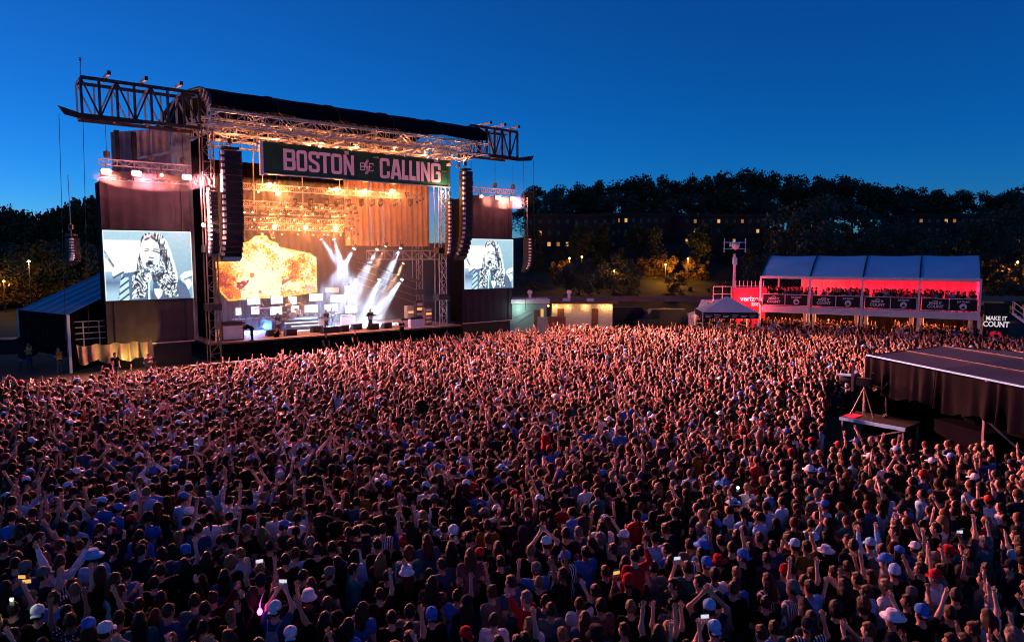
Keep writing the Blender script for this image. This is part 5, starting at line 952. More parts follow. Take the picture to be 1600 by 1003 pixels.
# ------------------------------------------------------------------ behind the crowd: cabins, pop-up tent, mast, vehicles
def pz(px, py, dist): p = gd(px, py, dist); return p
p = gd(823, 520, 70); t = thing('container_cabin', 'pale green-white lit cabin right of the right video tower', 'cabin', (p[0], p[1], 0)); MB().box((0, 1.3, 1.6), (4.0, 2.5, 3.0)).build('cabin_wall', 'teal', t); MB().box((0, 1.2, 3.35), (4.6, 2.9, .4)).build('cabin_roof', 'tentwall', t); MB().box((1.1, .02, 1.3), (.7, .06, 2.4)).build('door', 'wood', t); MB().box((1.55, .0, 1.5), (.3, .05, 2.2)).build('lit_doorway', 'win_lit', t); [MB().bar((-1.9, 0.02, .6 + k), (.6, .02, 2.2 + k * .5), .05).build('panel_brace', 'steel', t) for k in (0, .8)]; lamp('POINT', t, (-.8, -.8, 2.6), 26, (.7, 1, .9), radius=.2)  # cyan light on the white cabin is put into its wall colour
p = gd(905, 522, 71); t = thing('ticket_cabin', 'long cream cabin with a row of warm lamps under its roof', 'cabin', (p[0], p[1], 0)); MB().box((0.3, 1.3, 1.55), (6.2, 2.5, 3.0)).build('cabin_wall', 'cream', t); MB().box((0.2, 1.1, 3.15), (7.6, 3.0, .16)).build('cabin_roof', 'wood', t)
for x in (1.6, -1.9): MB().box((x, .02, 1.3), (.7, .05, 2.5)).build('door', 'wood', t)
for x in (-3.2, -2.4, -1.2, .6, 2.4, 3.1): MB().box((x, -.15, 2.85), (.16, .12, .12)).build('wall_lamp', 'bulb_yellow', t); lamp('POINT', t, (x, -.35, 2.75), 9, (1, .5, .12), radius=.08)
for x in (-1.3, 1.2): MB().box((x, .8, 3.4), (.7, .6, .3)).build('roof_unit', 'tentwall', t)
p = gd(870, 522, 68); t = thing('crate_wall', 'red-brown low wall panel in front of the cabins', 'panel', (p[0], p[1], 0)); MB().box((0, 0, 1.0), (1.7, .3, 2.0)).build('panel_board', 'wood', t); MB().box((-1.4, .1, 1.0), (1.0, .3, 1.9)).build('panel_side', 'teal', t)
def mast(label, px, py, dist, h): 
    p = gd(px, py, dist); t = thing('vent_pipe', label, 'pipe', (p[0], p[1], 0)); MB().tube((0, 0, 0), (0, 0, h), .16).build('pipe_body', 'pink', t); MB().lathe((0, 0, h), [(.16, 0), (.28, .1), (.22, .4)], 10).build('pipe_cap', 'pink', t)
mast('pinkish pipe standing behind the cabins, left one', 828, 470, 74, 3.9); mast('pinkish pipe standing behind the cabins, right one', 889, 470, 74, 3.9)
def van(name, label, px, dist, m, az=0., L=5.2, H=2.3):
    p = gd(px, 520, dist); t = thing(name, label, 'van', (p[0], p[1], terrain(p[0], p[1])), az)
    MB().prism([(-L / 2, .35), (L / 2, .35), (L / 2 + .02, 1.05), (L / 2 - .9, 1.25), (L / 2 - 1.6, H), (-L / 2, H + .02)], -.95, .95).build('body', m, t); MB().prism([(L / 2 - 1.0, 1.3), (L / 2 - 1.62, H - .12), (L / 2 - 2.4, H - .12), (L / 2 - 2.4, 1.3)], -.97, .97).build('window_glass', 'glassd', t)
    for x in (-L / 2 + .9, L / 2 - .9):
        for y in (-.9, .9): MB().lathe((x, y, .36), [(.36, -.12), (.36, .12)], 14, (0, 1, 0)).build('wheel', 'rubber', t)
    MB().box((L / 2 + .01, -.7, .85), (.05, .25, .18)).build('headlight', 'chrome', t); MB().box((L / 2 + .01, .7, .85), (.05, .25, .18)).build('headlight', 'chrome', t); return t
van('parked_van', 'dark parked van with pale roof right of the cream cabin', 1030, 74, 'dark_steel', math.pi); van('parked_van', 'black parked van behind the crowd left of the pop-up tent', 985, 77, 'black', .1)
p = gd(1108, 520, 73); t = thing('truck', 'white truck cab behind the striped pop-up tent', 'truck', (p[0], p[1], 0), math.pi); MB().prism([(-1.2, .6), (2.2, .6), (2.25, 1.8), (1.1, 2.1), (.6, 3.3), (-1.2, 3.35)], -1.1, 1.1).build('cab', 'white', t); MB().prism([(1.0, 2.15), (.58, 3.1), (-.5, 3.1), (-.5, 2.15)], -1.12, 1.12).build('window_glass', 'glassd', t); MB().box((-4.2, 0, 1.2), (6, 2.2, .3)).build('truck_bed', 'dark_steel', t); [MB().lathe((x, y, .5), [(.5, -.15), (.5, .15)], 14, (0, 1, 0)).build('wheel', 'rubber', t) for x in (1.3, -3, -5.5) for y in (-1, 1)]
p = gd(1133, 520, 63.5); t = thing('popup_tent', 'pink-lit pointed pop-up tent with black printed valance', 'tent', (p[0], p[1], 0), -.12); a = 2.4
MB().add([(-a, -a, 2.95), (a, -a, 2.95), (a, a, 2.95), (-a, a, 2.95), (0.1, 0, 4.25)], [(0, 1, 4), (1, 2, 4), (2, 3, 4), (3, 0, 4)]).build('canopy', 'tentwall', t); 
for s, (x0, y0, x1, y1) in enumerate(((-a, -a, a, -a), (a, -a, a, a), (-a, a, -a, -a))):
    MB().add([(x0, y0, 2.95), (x1, y1, 2.95), (x1, y1, 2.4), (x0, y0, 2.4)], [(0, 1, 2, 3)]).build('valance', 'black', t)
for k in range(6): MB().box((-a + .5 + k * .76, -a - .012, 2.66 + .04 * (k % 2)), (.55, .015, .05)).build('valance_print', 'tentwall', t); MB().box((-a + .45 + k * .76, -a - .012, 2.54), (.4, .015, .06)).build('valance_print', 'tentwall', t)
for x in (-a, a):
    for y in (-a, a): MB().bar((x, y, 0), (x, y, 2.95), .08).build('tent_leg', 'white', t)
fx = thing('tent_lamp', 'warm lamp hanging inside the pop-up tent', 'lamp', (p[0], p[1] + .3, 2.5)); MB().lathe((0, 0, 0), [(.1, 0), (.14, .1), (.05, .2)], 10).build('bulb', 'bulb_yellow', fx); lamp('POINT', fx, (0, 0, -.15), 220, (1, .6, .22), radius=.15)
p = gd(1168, 520, 68); t = thing('red_sign', 'red sign box with white lettering left of the guest tent', 'sign', (p[0], p[1], 0), -.1); MB().box((.15, .8, 3.85), (3.1, 1.6, 1.9)).build('sign_box', 'red', t); MB().box((.15, .8, 1.5), (3.0, 1.5, 2.8)).build('sign_base', 'red', t)  # base glows red in place of red light falling on fabric
obj('lettering', text_mesh('verizon', .52, .01, .012, 'letter_white', 1.0), t, (.25, -.03, 3.75)); obj('lettering', text_mesh('zoni', .42, .01, .01, 'letter_white', 1.0), t, (.75, -.03, 3.25))
for k in range(8): MB().bar((-1.2 + k * .38, .3, 4.8), (-1.2 + k * .38, .3, 5.5), .05).build('roof_picket', 'white', t)
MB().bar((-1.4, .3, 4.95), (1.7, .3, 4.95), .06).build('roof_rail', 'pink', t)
p = gd(1127, 520, 69); t = thing('scaffold_cage', 'scaffold cage coloured pink as if lit, beside the mast', 'scaffold', (p[0], p[1], 0))
for x in (-.9, 0, .9): MB().bar((x, 0, 0), (x, 0, 4.9), .08).build('upright', 'pink', t)  # cage takes its pink light from glowing paint
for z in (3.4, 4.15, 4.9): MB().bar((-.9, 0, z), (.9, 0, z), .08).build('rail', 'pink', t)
p = gd(1144.5, 520, 69.5); t = thing('antenna_mast', 'tall pale antenna mast with crossbars and a round drum', 'mast', (p[0], p[1], 0)); H2 = gd(1144.5, 378, 69.5)[2]
MB().tube((0, 0, 0), (0, 0, H2 - 1.2), .16, .12, 8).build('mast_pole', 'tentwall', t); MB().box((0, -.1, H2 - 1.9), (.36, .3, .75)).build('equipment_box', 'tentblue', t); MB().lathe((0, -.15, H2 - .5), [(.08, -.3), (.32, -.15), (.36, .1), (.36, .3), (.1, .33)], 14).build('antenna_drum', 'tentwall', t, True); MB().box((0, .15, H2 - .25), (.95, .2, .45)).build('bracket', 'tentblue', t)
for z in (H2 - .05, H2 - .68): MB().bar((-1.15, .1, z), (1.15, .1, z), .07).build('crossbar', 'tentblue', t)
for x in (-1.05, 1.05): MB().bar((x, .05, H2 - 1.05), (x, .05, H2 + .35), .07).build('antenna_rod', 'tentblue', t)
p = gd(990, 520, 92); t = thing('roadside_wall', 'long pale roadside wall behind the parked vehicles', 'wall', (p[0], p[1], 0))
for k in range(22): MB().box((-26 + k * 4.0, 0, 1.5 + terrain(p[0], 95)), (3.96, .3, .7)).build('wall_panel', 'concrete', t)
MB().bar((-28, 0, 2.2), (60, 0, 2.2), .1).build('guard_rail', 'steel', t)
# ------------------------------------------------------------------ buildings on the hill
M['win_dim'] = mat('dim_window', (.3, .2, .1), .4, emit=(1, .40, .08), es=.12)
def building(label, px0, px1, py0, py1, dist, lit, m='bldg', rows=4, cols=9):
    a, b = gd(px0, py0, dist), gd(px1, py1, dist); wd, ht = b[0] - a[0], a[2] - b[2]; t = thing('apartment_building', label, 'building', ((a[0] + b[0]) / 2, dist, b[2] - 3))
    MB().box((0, 5, (ht + 3) / 2), (wd, 10, ht + 3)).build('wall', m, t); MB().box((0, 5, ht + 3.2), (wd + .6, 10.6, .4)).build('roof', 'bldg2', t)
    dx, dz = wd / cols, ht / rows; litset = set()
    for lx, ly in lit: litset.add((int((lx - px0) / (px1 - px0) * cols), int((ly - py0) / (py1 - py0) * rows)))
    for i in range(cols):
        for j in range(rows):
            x = -wd / 2 + (i + .5) * dx; z = 3 + ht - (j + .5) * dz; wdn = MB().box((x, -.02, z), (min(.8, dx * .34), .08, min(1.0, dz * .36))).build('window', ('win_lit', 'win_dim')[(i + j) % 2] if (i, j) in litset else 'win_dark', t); MB().box((x, -.05, z - min(1.6, dz * .55) / 2 - .08), (min(1.5, dx * .6), .14, .1)).build('sill', 'bldg2', wdn)
Zp = lambda *l: [(780 + x / 3.714, 260 + y / 3.714) for x, y in l]
building('dark brick apartment block on the hill left of centre, few lit windows', 822, 965, 338, 425, 128, Zp((222, 388), (250, 395), (290, 478), (325, 480), (405, 475)), rows=5, cols=10)
building('dark brick apartment block above the floodlit trees, one row of lit windows', 925, 1065, 336, 420, 142, Zp((570, 330), (655, 328), (688, 330), (727, 330), (610, 525)), 'bldg2', 5, 12)
building('dark apartment block on the hill above the antenna mast', 1068, 1200, 338, 430, 134, Zp((1290, 330), (1415, 330), (1500, 352), (1155, 340), (1145, 390), (1100, 440), (1140, 445), (1340, 420)), 'bldg', 6, 11)
building('dim apartment block behind the ridge trees above the guest tent', 1420, 1560, 338, 395, 140, [(1440, 350), (1474, 352), (1490, 350), (1550, 350)], 'bldg2', 4, 11)
# ------------------------------------------------------------------ trees
def crown_mesh(seed, kind):
    r = np.random.default_rng(seed); H, Wd, n, ls = {'ridge': (1., .30, 3000, .028), 'round': (1., .55, 6500, .022), 'bush': (1., .62, 3000, .035), 'cone': (1., .28, 2600, .03)}[kind]
    cl = []; nc = 34
    for k in range(nc):
        z = r.uniform(.36 if kind == 'ridge' else .12, .95); w = Wd * (math.sin(math.pi * min(1, max(.05, (z - .08) / .98))) ** .6 if kind != 'cone' else (1.05 - z)); a = r.uniform(0, 6.28); q = math.sqrt(r.random()) * w; cl.append((q * math.cos(a), q * math.sin(a), z, r.uniform(.06, .15) * (1.2 if kind == 'round' else 1)))
    cl = np.array(cl); k = r.integers(nc, size=n); D = r.normal(size=(n, 3)); D /= np.linalg.norm(D, axis=1)[:, None]; P = cl[k, :3] + D * (cl[k, 3] * r.random(n) ** .4)[:, None]
    A = r.normal(size=(n, 3)); A /= np.linalg.norm(A, axis=1)[:, None]; B = np.cross(A, r.normal(size=(n, 3))); B /= np.linalg.norm(B, axis=1)[:, None]; s = ls * r.uniform(.5, 1.2, n)[:, None]
    V = np.stack([P - A * s, P + B * s * .6, P + A * s, P - B * s * .6], 1).reshape(-1, 3); F = np.arange(4 * n).reshape(-1, 4)
    me = bpy.data.meshes.new('crown'); me.from_pydata(V.tolist(), [], F.tolist()); return me, cl
def trunk_mesh(cl, seed):
    mb = MB(); r = random.Random(seed); mb.tube((0, 0, -.05), (.01, 0, .35), .022, .016, 7); mb.tube((.01, 0, .35), (0, .01, .75), .016, .006, 6)
    for c in cl[::2]: z0 = max(.15, c[2] - r.uniform(.12, .25)); mb.tube((.005, 0, z0), tuple(c[:3]), .008, .003, 4)
    return mb.mesh('trunk', 'bark')
TREES = {}
for kd, ns, lm in (('ridge', 5, 'leaf'), ('round', 3, 'leaf2'), ('bush', 3, 'leaf3'), ('cone', 2, 'leaf')):
    TREES[kd] = []
    for s in range(ns):
        me, cl = crown_mesh(100 + s + len(kd) * 7, kd); me.materials.append(M[lm]); TREES[kd].append((me, trunk_mesh(cl, s)))
def tree(label, kd, k, pos, H, wf=1., rz=0., group=None):
    t = thing(kd_names[kd], label, 'tree', pos, rz, group); t.scale = (H * wf, H * wf, H); obj('crown', TREES[kd][k % len(TREES[kd])][0], t); obj('trunk', TREES[kd][k % len(TREES[kd])][1], t); return t
kd_names = {'ridge': 'ridge_tree', 'round': 'broad_tree', 'bush': 'low_tree', 'cone': 'conifer_tree'}
tops = [(835, 300), (872, 297), (905, 293), (940, 290), (975, 287), (1000, 284), (1040, 283), (1075, 281), (1105, 283), (1140, 277), (1170, 275), (1200, 278), (1235, 279), (1265, 281), (1300, 283), (1330, 290), (1365, 294), (1400, 296), (1430, 300), (1465, 303), (1500, 305), (1535, 306), (1565, 304), (1597, 292)]
for k, (px, py) in enumerate(tops):
    dist = 158 + 5 * math.sin(k * 2.3); g = gd(px, 372, dist); H = gd(px, py, dist)[2] - g[2]
    tree('tall dark tree on the skyline ridge, %s from the left video tower side' % ordinal(k), 'ridge', k, (g[0], dist, g[2]), H * 1.06, 1.05 + .15 * math.sin(k * 5), k * 1.7, 'trees along the skyline ridge')
for k in range(24):
    px = 836 + k * 33 + 9 * math.sin(k * 7); dist = 119 + 4 * math.sin(k * 3); tp = 358 + 22 * math.sin(k * 2.1) + (12 if k % 3 else -6); g = gd(px, tp, dist); z0 = terrain(g[0], dist) - .5
    tree('dark tree before the hillside buildings, %s from left' % ordinal(k), 'ridge' if k % 3 else 'cone', k + 1, (g[0], dist, z0), g[2] - z0, .9 + .3 * (k % 2), k * 2.2, 'dark trees before the hillside buildings')
for k in range(14):
    px = 850 + k * 56; dist = 148 + 3 * math.sin(k); g = gd(px, 405, dist); tree('dark lower tree on the hillside below the ridge, %s from left' % ordinal(k), 'ridge' if k % 2 else 'round', k + 2, (g[0], dist, terrain(g[0], dist) - .5), 9.5 + 1.5 * math.sin(k * 3), 1.5, k, 'hillside trees below the ridge')
for k, (px, base, top, dist, wf, lb) in enumerate(((1275, 470, 325, 96, 1.25, 'large grey-leaved tree behind the left half of the guest tent'), (1375, 470, 345, 98, 1.1, 'large grey-leaved tree behind the middle of the guest tent'), (1500, 470, 352, 100, 1.2, 'large dark tree behind the right end of the guest tent'), (1195, 470, 405, 92, 1.1, 'grey-leaved tree between the antenna mast and the guest tent'), (905, 480, 408, 95, 1.1, 'dark round tree above the cream cabin'), (965, 480, 402, 100, 1.0, 'dim tree behind the street lamp above the parked van'), (1590, 480, 330, 95, 1.0, 'dark tall tree at the right edge'))):
    g = gd(px, base, dist); H = gd(px, top, dist)[2]; tree(lb, 'round', k, (g[0], dist, 0), H * 1.03, wf * .8, k * 2.)
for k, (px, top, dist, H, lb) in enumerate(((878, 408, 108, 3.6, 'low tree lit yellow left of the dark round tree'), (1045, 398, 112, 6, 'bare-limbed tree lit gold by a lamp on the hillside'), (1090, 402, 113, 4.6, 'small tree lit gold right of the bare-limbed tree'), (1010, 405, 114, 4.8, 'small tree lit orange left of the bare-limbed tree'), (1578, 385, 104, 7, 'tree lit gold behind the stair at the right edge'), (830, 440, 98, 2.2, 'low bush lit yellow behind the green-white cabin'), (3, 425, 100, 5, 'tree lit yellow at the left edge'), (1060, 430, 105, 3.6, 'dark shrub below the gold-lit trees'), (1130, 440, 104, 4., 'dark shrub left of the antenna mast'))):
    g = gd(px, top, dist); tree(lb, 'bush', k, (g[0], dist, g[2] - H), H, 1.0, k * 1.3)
for k, (px, py, dist, pw, lb) in enumerate(((890, 404, 106, 260, 'lamp glowing among the trees left of the dark round tree'), (909, 402, 106, 220, 'lamp glowing above the dark round tree'), (1040, 414, 109, 700, 'lamp lighting the bare-limbed tree gold'), (1075, 405, 110, 500, 'lamp beside the small gold-lit tree'), (960, 424, 100, 120, 'dim lamp above the parked van'), (1590, 410, 101, 1200, 'lamp lighting the tree at the right edge'), (6, 440, 97, 250, 'lamp beside the yellow tree at the left edge'))): street_lamp(lb, px, py, dist, pw, base=max(0, terrain(gd(px, py, dist)[0], dist) - 1), colr=(1, .36, .04))
for k in range(11):
    px = -20 + k * 18; dist = 118 + 4 * math.sin(k * 2); top = (346, 340, 332, 340, 345, 348, 340, 333, 322, 316, 330)[k]; g = gd(px, top, dist); tree('dark tree on the left skyline, %s from the left edge' % ordinal(k), 'ridge' if k % 3 else 'cone', k, (g[0], dist, -1 + terrain(g[0], dist) * .3), g[2] + 1, .9, k, 'dark trees on the left skyline')
for k in range(9):
    px = -10 + k * 20; dist = 104; g = gd(px, 385, dist); tree('dark bush below the left skyline, %s from the left edge' % ordinal(k), 'bush' if k % 2 else 'round', k, (g[0], dist, -.5), g[2] + .5, 1.1, k * 2, 'dark bushes below the left skyline')
# ------------------------------------------------------------------ the audience
STC = np.array(pt(11, 3))[:2]
def front_limit(u): return -9.2 - 2.6 * np.clip((9 - u) / 11, 0, 1)
def in_field(x, y):
    u, v = uv((x, y, 0))
    if v > front_limit(u): return False
    if v > -11.8 and u < -4: return False
    if y > 61.5 - max(0, (x - 22)) * .55 + (0 if x < 22 else 0): return False
    if y > 60.8: return False
    # mixing tent and platform
    q = np.array([x, y]) - HA; a, b = q @ hd, q @ hw
    if -4.2 < a < LH + .5 and -.6 < b < 8.4: return False
    if np.hypot(x - cp[0], y - cp[1]) < 1.9: return False
    hx_, hy_, _ = proj(np.array([x, y, 1.72]))
    if y < 31 and 1290 < hx_ < 1432 and hy_ < 688: return False       # open floor round the camera platform
    if y < 30 and hx_ >= 1432 and hy_ < 690 - (hx_ - 1432) * .03: return False
    # gap along the crossing barrier
    bx_, by_ = math.cos(BAZ), math.sin(BAZ); e = (x - p0b[0]) * bx_ + (y - p0b[1]) * by_; f = -(x - p0b[0]) * by_ + (y - p0b[1]) * bx_
    if -1 < e < Lb + 1 and -.2 < f < 1.5: return False
    return True
p0b = gz(925, 570, 1.15); p1b = gz(1190, 586, 1.15); BAZ = math.atan2(p1b[1] - p0b[1], p1b[0] - p0b[0])
cp = gz(1358, 652, 1.2)
pts = []; rg = np.random.default_rng(5); sx, sy = .55, .53; ca, sa = math.cos(R(38)), math.sin(R(38))
for i in range(-185, 185):
    for j in range(-185, 185):
        a = (i + (.5 if j % 2 else 0)) * sx; b = j * sy; x = a * ca - b * sa + rg.normal() * .11; y = 34 + a * sa + b * ca + rg.normal() * .11
        if y < 8.6 or abs(x) > y * .76 + 1.2 or not in_field(x, y): continue
        if rg.random() < .03 + .16 * max(0, math.sin(x * .9 + 2.2 * math.sin(y * .5)) * math.sin(y * 1.1 + 1.7 * math.sin(x * .6))) : continue
        pts.append((x, y))
pts = np.array(pts)
# people that stand out, by the place of their head in the picture: (px, py, dict)
SPECIAL = [
    (838, 888, dict(shirt='royal blue', hat='cap_back', hatc='pale grey', pose='left_fist', hair='short')), (800 - 690, 968, dict(shirt='navy', pattern='dots', pose='both_up', hair='short')), (992, 868, dict(shirt='red', long=True, pose='fist', hair='short', z=.42)), (567, 945, dict(shirt='royal blue', hair='long', hairc='brown', pose='down')),
    (735, 866, dict(shirt='pink', hair='long', hairc='auburn', pose='bent', z=.40)), (694, 826, dict(shirt='charcoal', hair='short', pose='down', bag=True)), (982, 912, dict(shirt='black', hat='beanie', hatc='red', pose='phone')), (1077, 845, dict(shirt='pale grey', hair='short', pose='down')),
    (915, 860, dict(shirt='royal blue', hair='short', pose='down')), (146, 877, dict(shirt='light blue', hat='brim', hatc='light blue', pose='down')), (198, 892, dict(shirt='royal blue', hair='short', pose='down')), (296, 808, dict(shirt='light blue', hat='cap', hatc='white', pose='both_up')), (482, 931, dict(shirt='charcoal', hat='bucket', hatc='white', pose='down')), (515, 896, dict(shirt='black', hat='cap_back', hatc='pale grey', pose='down')),
    (430, 955, dict(shirt='denim blue', hat='cap_back', hatc='white', pose='phone_up', bag=True)), (454, 992, dict(shirt='black', hat='cap_back', hatc='white', pose='down')), (728, 985, dict(shirt='black', hat='cap_back', hatc='red', pose='down')), (1108, 957, dict(shirt='navy', hat='cap', hatc='light blue', pose='clap')), (1116, 988, dict(shirt='black', hat='cap_back', hatc='light blue', pose='phone')), (1395, 968, dict(shirt='navy', hat='brim', hatc='white', pose='down')),
    (1440, 965, dict(shirt='black', hat='cap_back', hatc='royal blue', pose='vee')), (1272, 842, dict(shirt='black', hat='cap', hatc='light blue', pose='clap_low')), (1360, 848, dict(shirt='light blue', hat='cap', hatc='light blue', pose='both_up', long=True)), (1430, 848, dict(shirt='denim blue', hat='cap', hatc='white', pose='right_up')), (817, 832, dict(shirt='plum', hat='hood', hatc='plum', pose='down', long=True)), (598, 825, dict(shirt='denim blue', pattern='stripes', hair='short', pose='down')),
    (640, 870, dict(shirt='teal', hair='curly', hairc='auburn', pose='down')), (640, 868 + 130, dict(shirt='black', hair='tail', pose='right_up')), (20, 950, dict(shirt='charcoal', hair='short', pose='one_phone')), (68, 905, dict(shirt='navy', hair='short', pose='fist', hat='cap', hatc='pale grey')), (410, 830, dict(shirt='black', hair='long', hairc='blond', pose='down')), (870, 868 - 40, dict(shirt='navy', pattern='check', hair='short', pose='down')), (1012, 818, dict(shirt='maroon', pattern='check', hair='short', pose='down')),
    (853, 670, dict(shirt='red', long=True, hair='short', pose='fist', z=.45)), (881, 676, dict(shirt='olive', hair='short', pose='down', z=.45)), (448, 674, dict(shirt='white', long=True, hair='short', pose='clap')), (240, 737, dict(shirt='white', long=True, hat='cap_back', hatc='royal blue', pose='clap')), (546, 714, dict(shirt='light blue', long=True, hat='cap_back', hatc='light blue', pose='left_up')), (270, 708, dict(shirt='light blue', hair='short', pose='bent')),
    (880, 895, dict(shirt='black', hair='short', pose='both_up')), (290, 860, dict(shirt='denim blue', hat='cap_back', hatc='royal blue', pose='down')), (1210, 975, dict(shirt='teal', hair='short', pose='down')), (1340, 905, dict(shirt='black', hair='short', pose='mixed')), (1470, 890, dict(shirt='charcoal', hair='bun', pose='both_up')), (1550, 925, dict(shirt='denim blue', pattern='stripes', hair='short', pose='both_up'))]
spec = []
for px, py, a in SPECIAL:
    z = a.pop('z', 0.) if 'z' in a else 0.; g = gz(px, py, 1.66 + z); spec.append((g[0], g[1], z, a))
keepm = np.ones(len(pts), bool)
for x, y, z, a in spec: keepm &= np.hypot(pts[:, 0] - x, pts[:, 1] - y) > .40
pts = pts[keepm]
hx, hy, hzz = proj(np.column_stack([pts, np.full(len(pts), 1.68)])); vis = (hy < 1012) & (hx > -12) & (hx < 1612)
order = np.argsort(pts[:, 1]); near = [i for i in order if vis[i]][:300 - len(spec)]; nearset = set(near); lim = max(pts[i, 1] for i in near)
ATT = []
def rand_att(rng):
    k = list(CW); p = np.array([CW[i] for i in k]); a = dict(shirt=k[rng.choice(len(k), p=p / p.sum())], long=bool(rng.random() < .35)); r = rng.random()
    a['pose'] = ['down', 'bent', 'clap_low', 'both_up', 'vee', 'clap', 'right_up', 'left_up', 'fist', 'phone', 'one_phone', 'left_fist', 'heads'][rng.choice(13, p=[.52, .10, .10, .03, .03, .025, .05, .045, .04, .025, .02, .01, .005])]
    a['hair'] = ['short', 'long', 'bun', 'tail', 'curly'][rng.choice(5, p=[.55, .27, .05, .07, .06])]; a['hairc'] = list(HAIRC)[rng.choice(6, p=[.34, .22, .24, .09, .08, .03])]
    if rng.random() < .17: a['hat'] = ['cap', 'cap_back', 'beanie', 'bucket', 'brim'][rng.choice(5, p=[.45, .33, .08, .07, .07])]; a['hatc'] = ['white', 'light blue', 'black', 'navy', 'red', 'pale grey', 'royal blue', 'charcoal'][rng.integers(8)]
    r = rng.random()
    if r < .03: a['pattern'] = 'stripes'
    elif r < .06: a['pattern'] = 'check'
    return a
folk = [(x, y, z, a) for x, y, z, a in spec] + [(pts[i, 0], pts[i, 1], 0., rand_att(rg)) for i in near]
def describe(a):
    s = a['shirt']; pt_ = {'dots': 'dotted ', 'stripes': 'striped ', 'check': 'checked ', None: ''}[a.get('pattern')]
    top = pt_ + s + (' long-sleeved top' if a.get('long') else ' t-shirt'); hc = a.get('hairc', 'dark brown')
    hat = {'cap': a.get('hatc', '') + ' cap', 'cap_back': a.get('hatc', '') + ' backward cap', 'beanie': a.get('hatc', '') + ' beanie', 'bucket': a.get('hatc', '') + ' bucket hat', 'brim': a.get('hatc', '') + ' brimmed hat', 'hood': 'hood up'}.get(a.get('hat'))
    hd_ = hat or {'short': 'short ' + hc + ' hair', 'long': 'long ' + hc + ' hair', 'bun': hc + ' hair in a bun', 'tail': hc + ' ponytail', 'curly': 'curly ' + hc + ' hair'}[a.get('hair', 'short')]
    return 'person in ' + top + ', ' + hd_ + ', ' + POSE_TXT[a['pose']]
base = [describe(a) for *_, a in folk]; from collections import defaultdict
dd = defaultdict(list)
for i, bl in enumerate(base): dd[bl].append(i)
labels = list(base)
for bl, ids in dd.items():
    if len(ids) > 1:
        ids.sort(key=lambda i: proj(np.array([folk[i][0], folk[i][1], 1.7]))[0])
        for k, i in enumerate(ids): labels[i] = base[i] + ', ' + ordinal(k) + ' from left alike'
for i, lw in enumerate(labels):                              # keep labels to sixteen words
    if len(lw.replace(',', ' ').split()) > 16:
        q = lw.split(', '); labels[i] = ', '.join([q[0], q[1].replace(' hair', '-haired')] + q[2:]).replace(' long-sleeved top', ' top').replace('person in', 'person,')
for i, (x, y, z, a) in enumerate(folk):
    yaw = math.atan2(STC[1] - y, STC[0] - x) - math.pi / 2 + rg.normal() * .42; a = dict(a); pose = a.pop('pose'); a.setdefault('hairc', 'dark brown')
    sc = rg.uniform(.93, 1.06)
    if z: sc = 1.
    person(labels[i], (x, y, z), yaw, pose, skin=int(rg.choice(6, p=[.25, .22, .25, .12, .06, .1])), scale=sc, sit=bool(z), group='people at the near edge of the crowd', pants=list(PANTS)[rg.integers(4)], **a)
    if z:                                                     # carried on the shoulders of another person
        person('person in black carrying the seated person in ' + a['shirt'] + (' in the front rows' if y < 17 else ' in mid crowd'), (x + math.sin(yaw) * -.0, y, -.05), yaw, 'fist', 'black', hair='short', scale=1.0, group='people at the near edge of the crowd')
    if pose in ('phone', 'one_phone', 'phone_up') and (i < len(spec) or rg.random() < .3):
        e, wv = POSES[pose][0]; lx = 0 if pose != 'one_phone' else wv[0]; off = Vector((lx, wv[1] + .06, wv[2] + .14)) * sc; off.rotate(Euler((0, 0, yaw)))
        warm = rg.random() < .3; ph = thing('phone', 'glowing phone held by the person ' + ' '.join(labels[i].replace('person ', '').split(', ')[:2]), 'phone', Vector((x, y, z)) + off, yaw, 'phones held up in the crowd')
        MB().box((0, 0, 0), (.15, .01, .075)).build('case', 'black', ph); MB().box((0, -.007, 0), (.14, .003, .066)).build('display', 'phone_y' if warm else 'phone', ph)
g = gz(1153, 764, 1.8); t = thing('phone_torch', 'small white phone torch shining among the crowd at right', 'phone', g, 0); MB().box((0, .01, 0), (.08, .01, .15)).build('case', 'black', t); MB().lathe((0, .0, .04), [(.03, 0), (.03, .006)], 10, (0, -1, 0)).build('torch_bulb', 'bulb_white', t); lamp('POINT', t, (0, -.06, .04), 1.5, (.9, .95, 1), radius=.02)
# a phone torch and a pink glowing necklace
g = gz(18, 940, 1.95); t = thing('phone_torch', 'bright phone torch shining at the lower left edge', 'phone', g, 0); MB().box((0, .01, 0), (.08, .01, .15)).build('case', 'black', t); MB().lathe((0, .0, .04), [(.02, 0), (.02, .006)], 10, (0, -1, 0)).build('torch_bulb', 'bulb_white', t); lamp('POINT', t, (0, -.06, .04), 1.5, (.9, 1, .7), radius=.02)
g = gz(406, 955, 1.55); t = thing('glow_toy', 'pink glowing toy with a pale curved rod in the front rows', 'glow toy', g, 0); MB().lathe((0, 0, 0), [(.03, -.05), (.05, 0), (.02, .06)], 10).build('glow_bulb', 'glow_pink', t); [MB().tube((.015 * k * k * .3, 0, .05 + k * .07), (.015 * (k + 1) ** 2 * .3, 0, .12 + k * .07), .008).build('rod', 'white', t) for k in range(4)]; lamp('POINT', t, (0, -.05, .1), 1.2, (1, .05, .5), radius=.04)
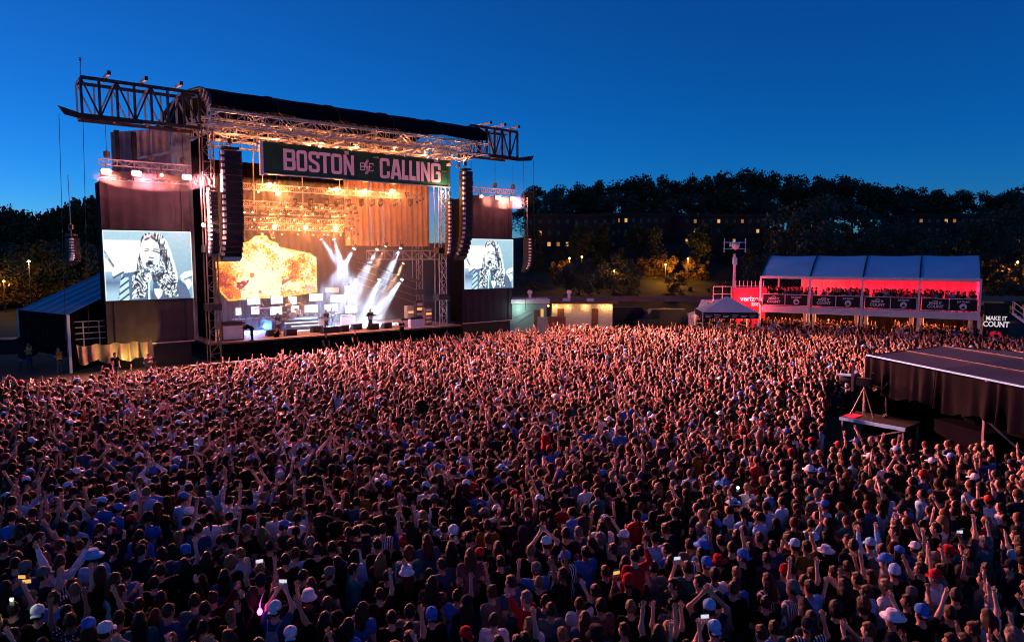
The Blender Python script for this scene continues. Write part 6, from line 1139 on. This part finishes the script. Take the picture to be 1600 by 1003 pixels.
# the rest of the crowd, one mass
VAR = {}
def var(pose, hair, hat, fine):
    k = (pose, hair, hat, fine)
    if k not in VAR: VAR[k] = lite(*k)
    return VAR[k]
mass = []
for i in order:
    if i in nearset: continue
    x, y = pts[i]
    if y <= lim and vis[i]: continue
    if not vis[i] and y > 12 and abs(x) > y * .745: continue
    u, v = uv((x, y, 0)); closeness = np.clip((42 - np.hypot(x - STC[0], y - STC[1])) / 30, 0, 1); up = .16 + .42 * closeness
    r = rg.random()
    pose = ['both_up', 'vee', 'clap', 'right_up', 'left_up', 'fist', 'left_fist', 'mixed', 'point', 'clap'][rg.integers(10)] if r < up else ['down', 'bent', 'clap_low', 'down', 'one_phone'][rg.choice(5, p=[.45, .2, .2, .1, .05])]
    hair = ['short', 'short', 'long', 'tail'][rg.integers(4)]; hat = ['cap', 'beanie', 'brim'][rg.choice(3, p=[.75, .15, .1])] if rg.random() < .15 else None
    yaw = math.atan2(STC[1] - y, STC[0] - x) - math.pi / 2 + rg.normal() * .42
    mass.append((x, y, 0., yaw, rg.normal(1., .055), var(pose, hair, hat, y < 30), pick_cols(rg)))
tag(obj('crowd', crowd_mesh(mass)), 'dense concert audience facing the stage, filling the field', kind='stuff')
deckp = []
for k in range(150):
    a = rg.uniform(.2, LT - .2); b = .25 + abs(rg.normal()) * .9 + .1; x = L0[0] + math.cos(az) * a - math.sin(az) * b; y = L0[1] + math.sin(az) * a + math.cos(az) * b; yaw = math.atan2(STC[1] - y, STC[0] - x) - math.pi / 2 + rg.normal() * .6
    deckp.append((x, y, FZ, yaw, rg.uniform(.92, 1.06), var(['down', 'bent', 'clap_low', 'fist'][rg.integers(4)], ['short', 'long'][rg.integers(2)], None, False), pick_cols(rg)))
tag(obj('deck_crowd', crowd_mesh(deckp)), 'guests crowding the railing of the upper tent deck', kind='stuff')
lowp = []
for k in range(210):
    a = rg.uniform(-6.5, LT + 1.2); b = rg.uniform(-1.5, 3.6); x = L0[0] + math.cos(az) * a - math.sin(az) * b; y = L0[1] + math.sin(az) * a + math.cos(az) * b
    lowp.append((x, y, 0, rg.uniform(0, 6.28), rg.uniform(.95, 1.08), var(['down', 'bent', 'clap_low', 'fist'][rg.integers(4)], ['short', 'long'][rg.integers(2)], None, False), pick_cols(rg)))
tag(obj('terrace_crowd', crowd_mesh(lowp)), 'guests standing below the tent deck', kind='stuff')
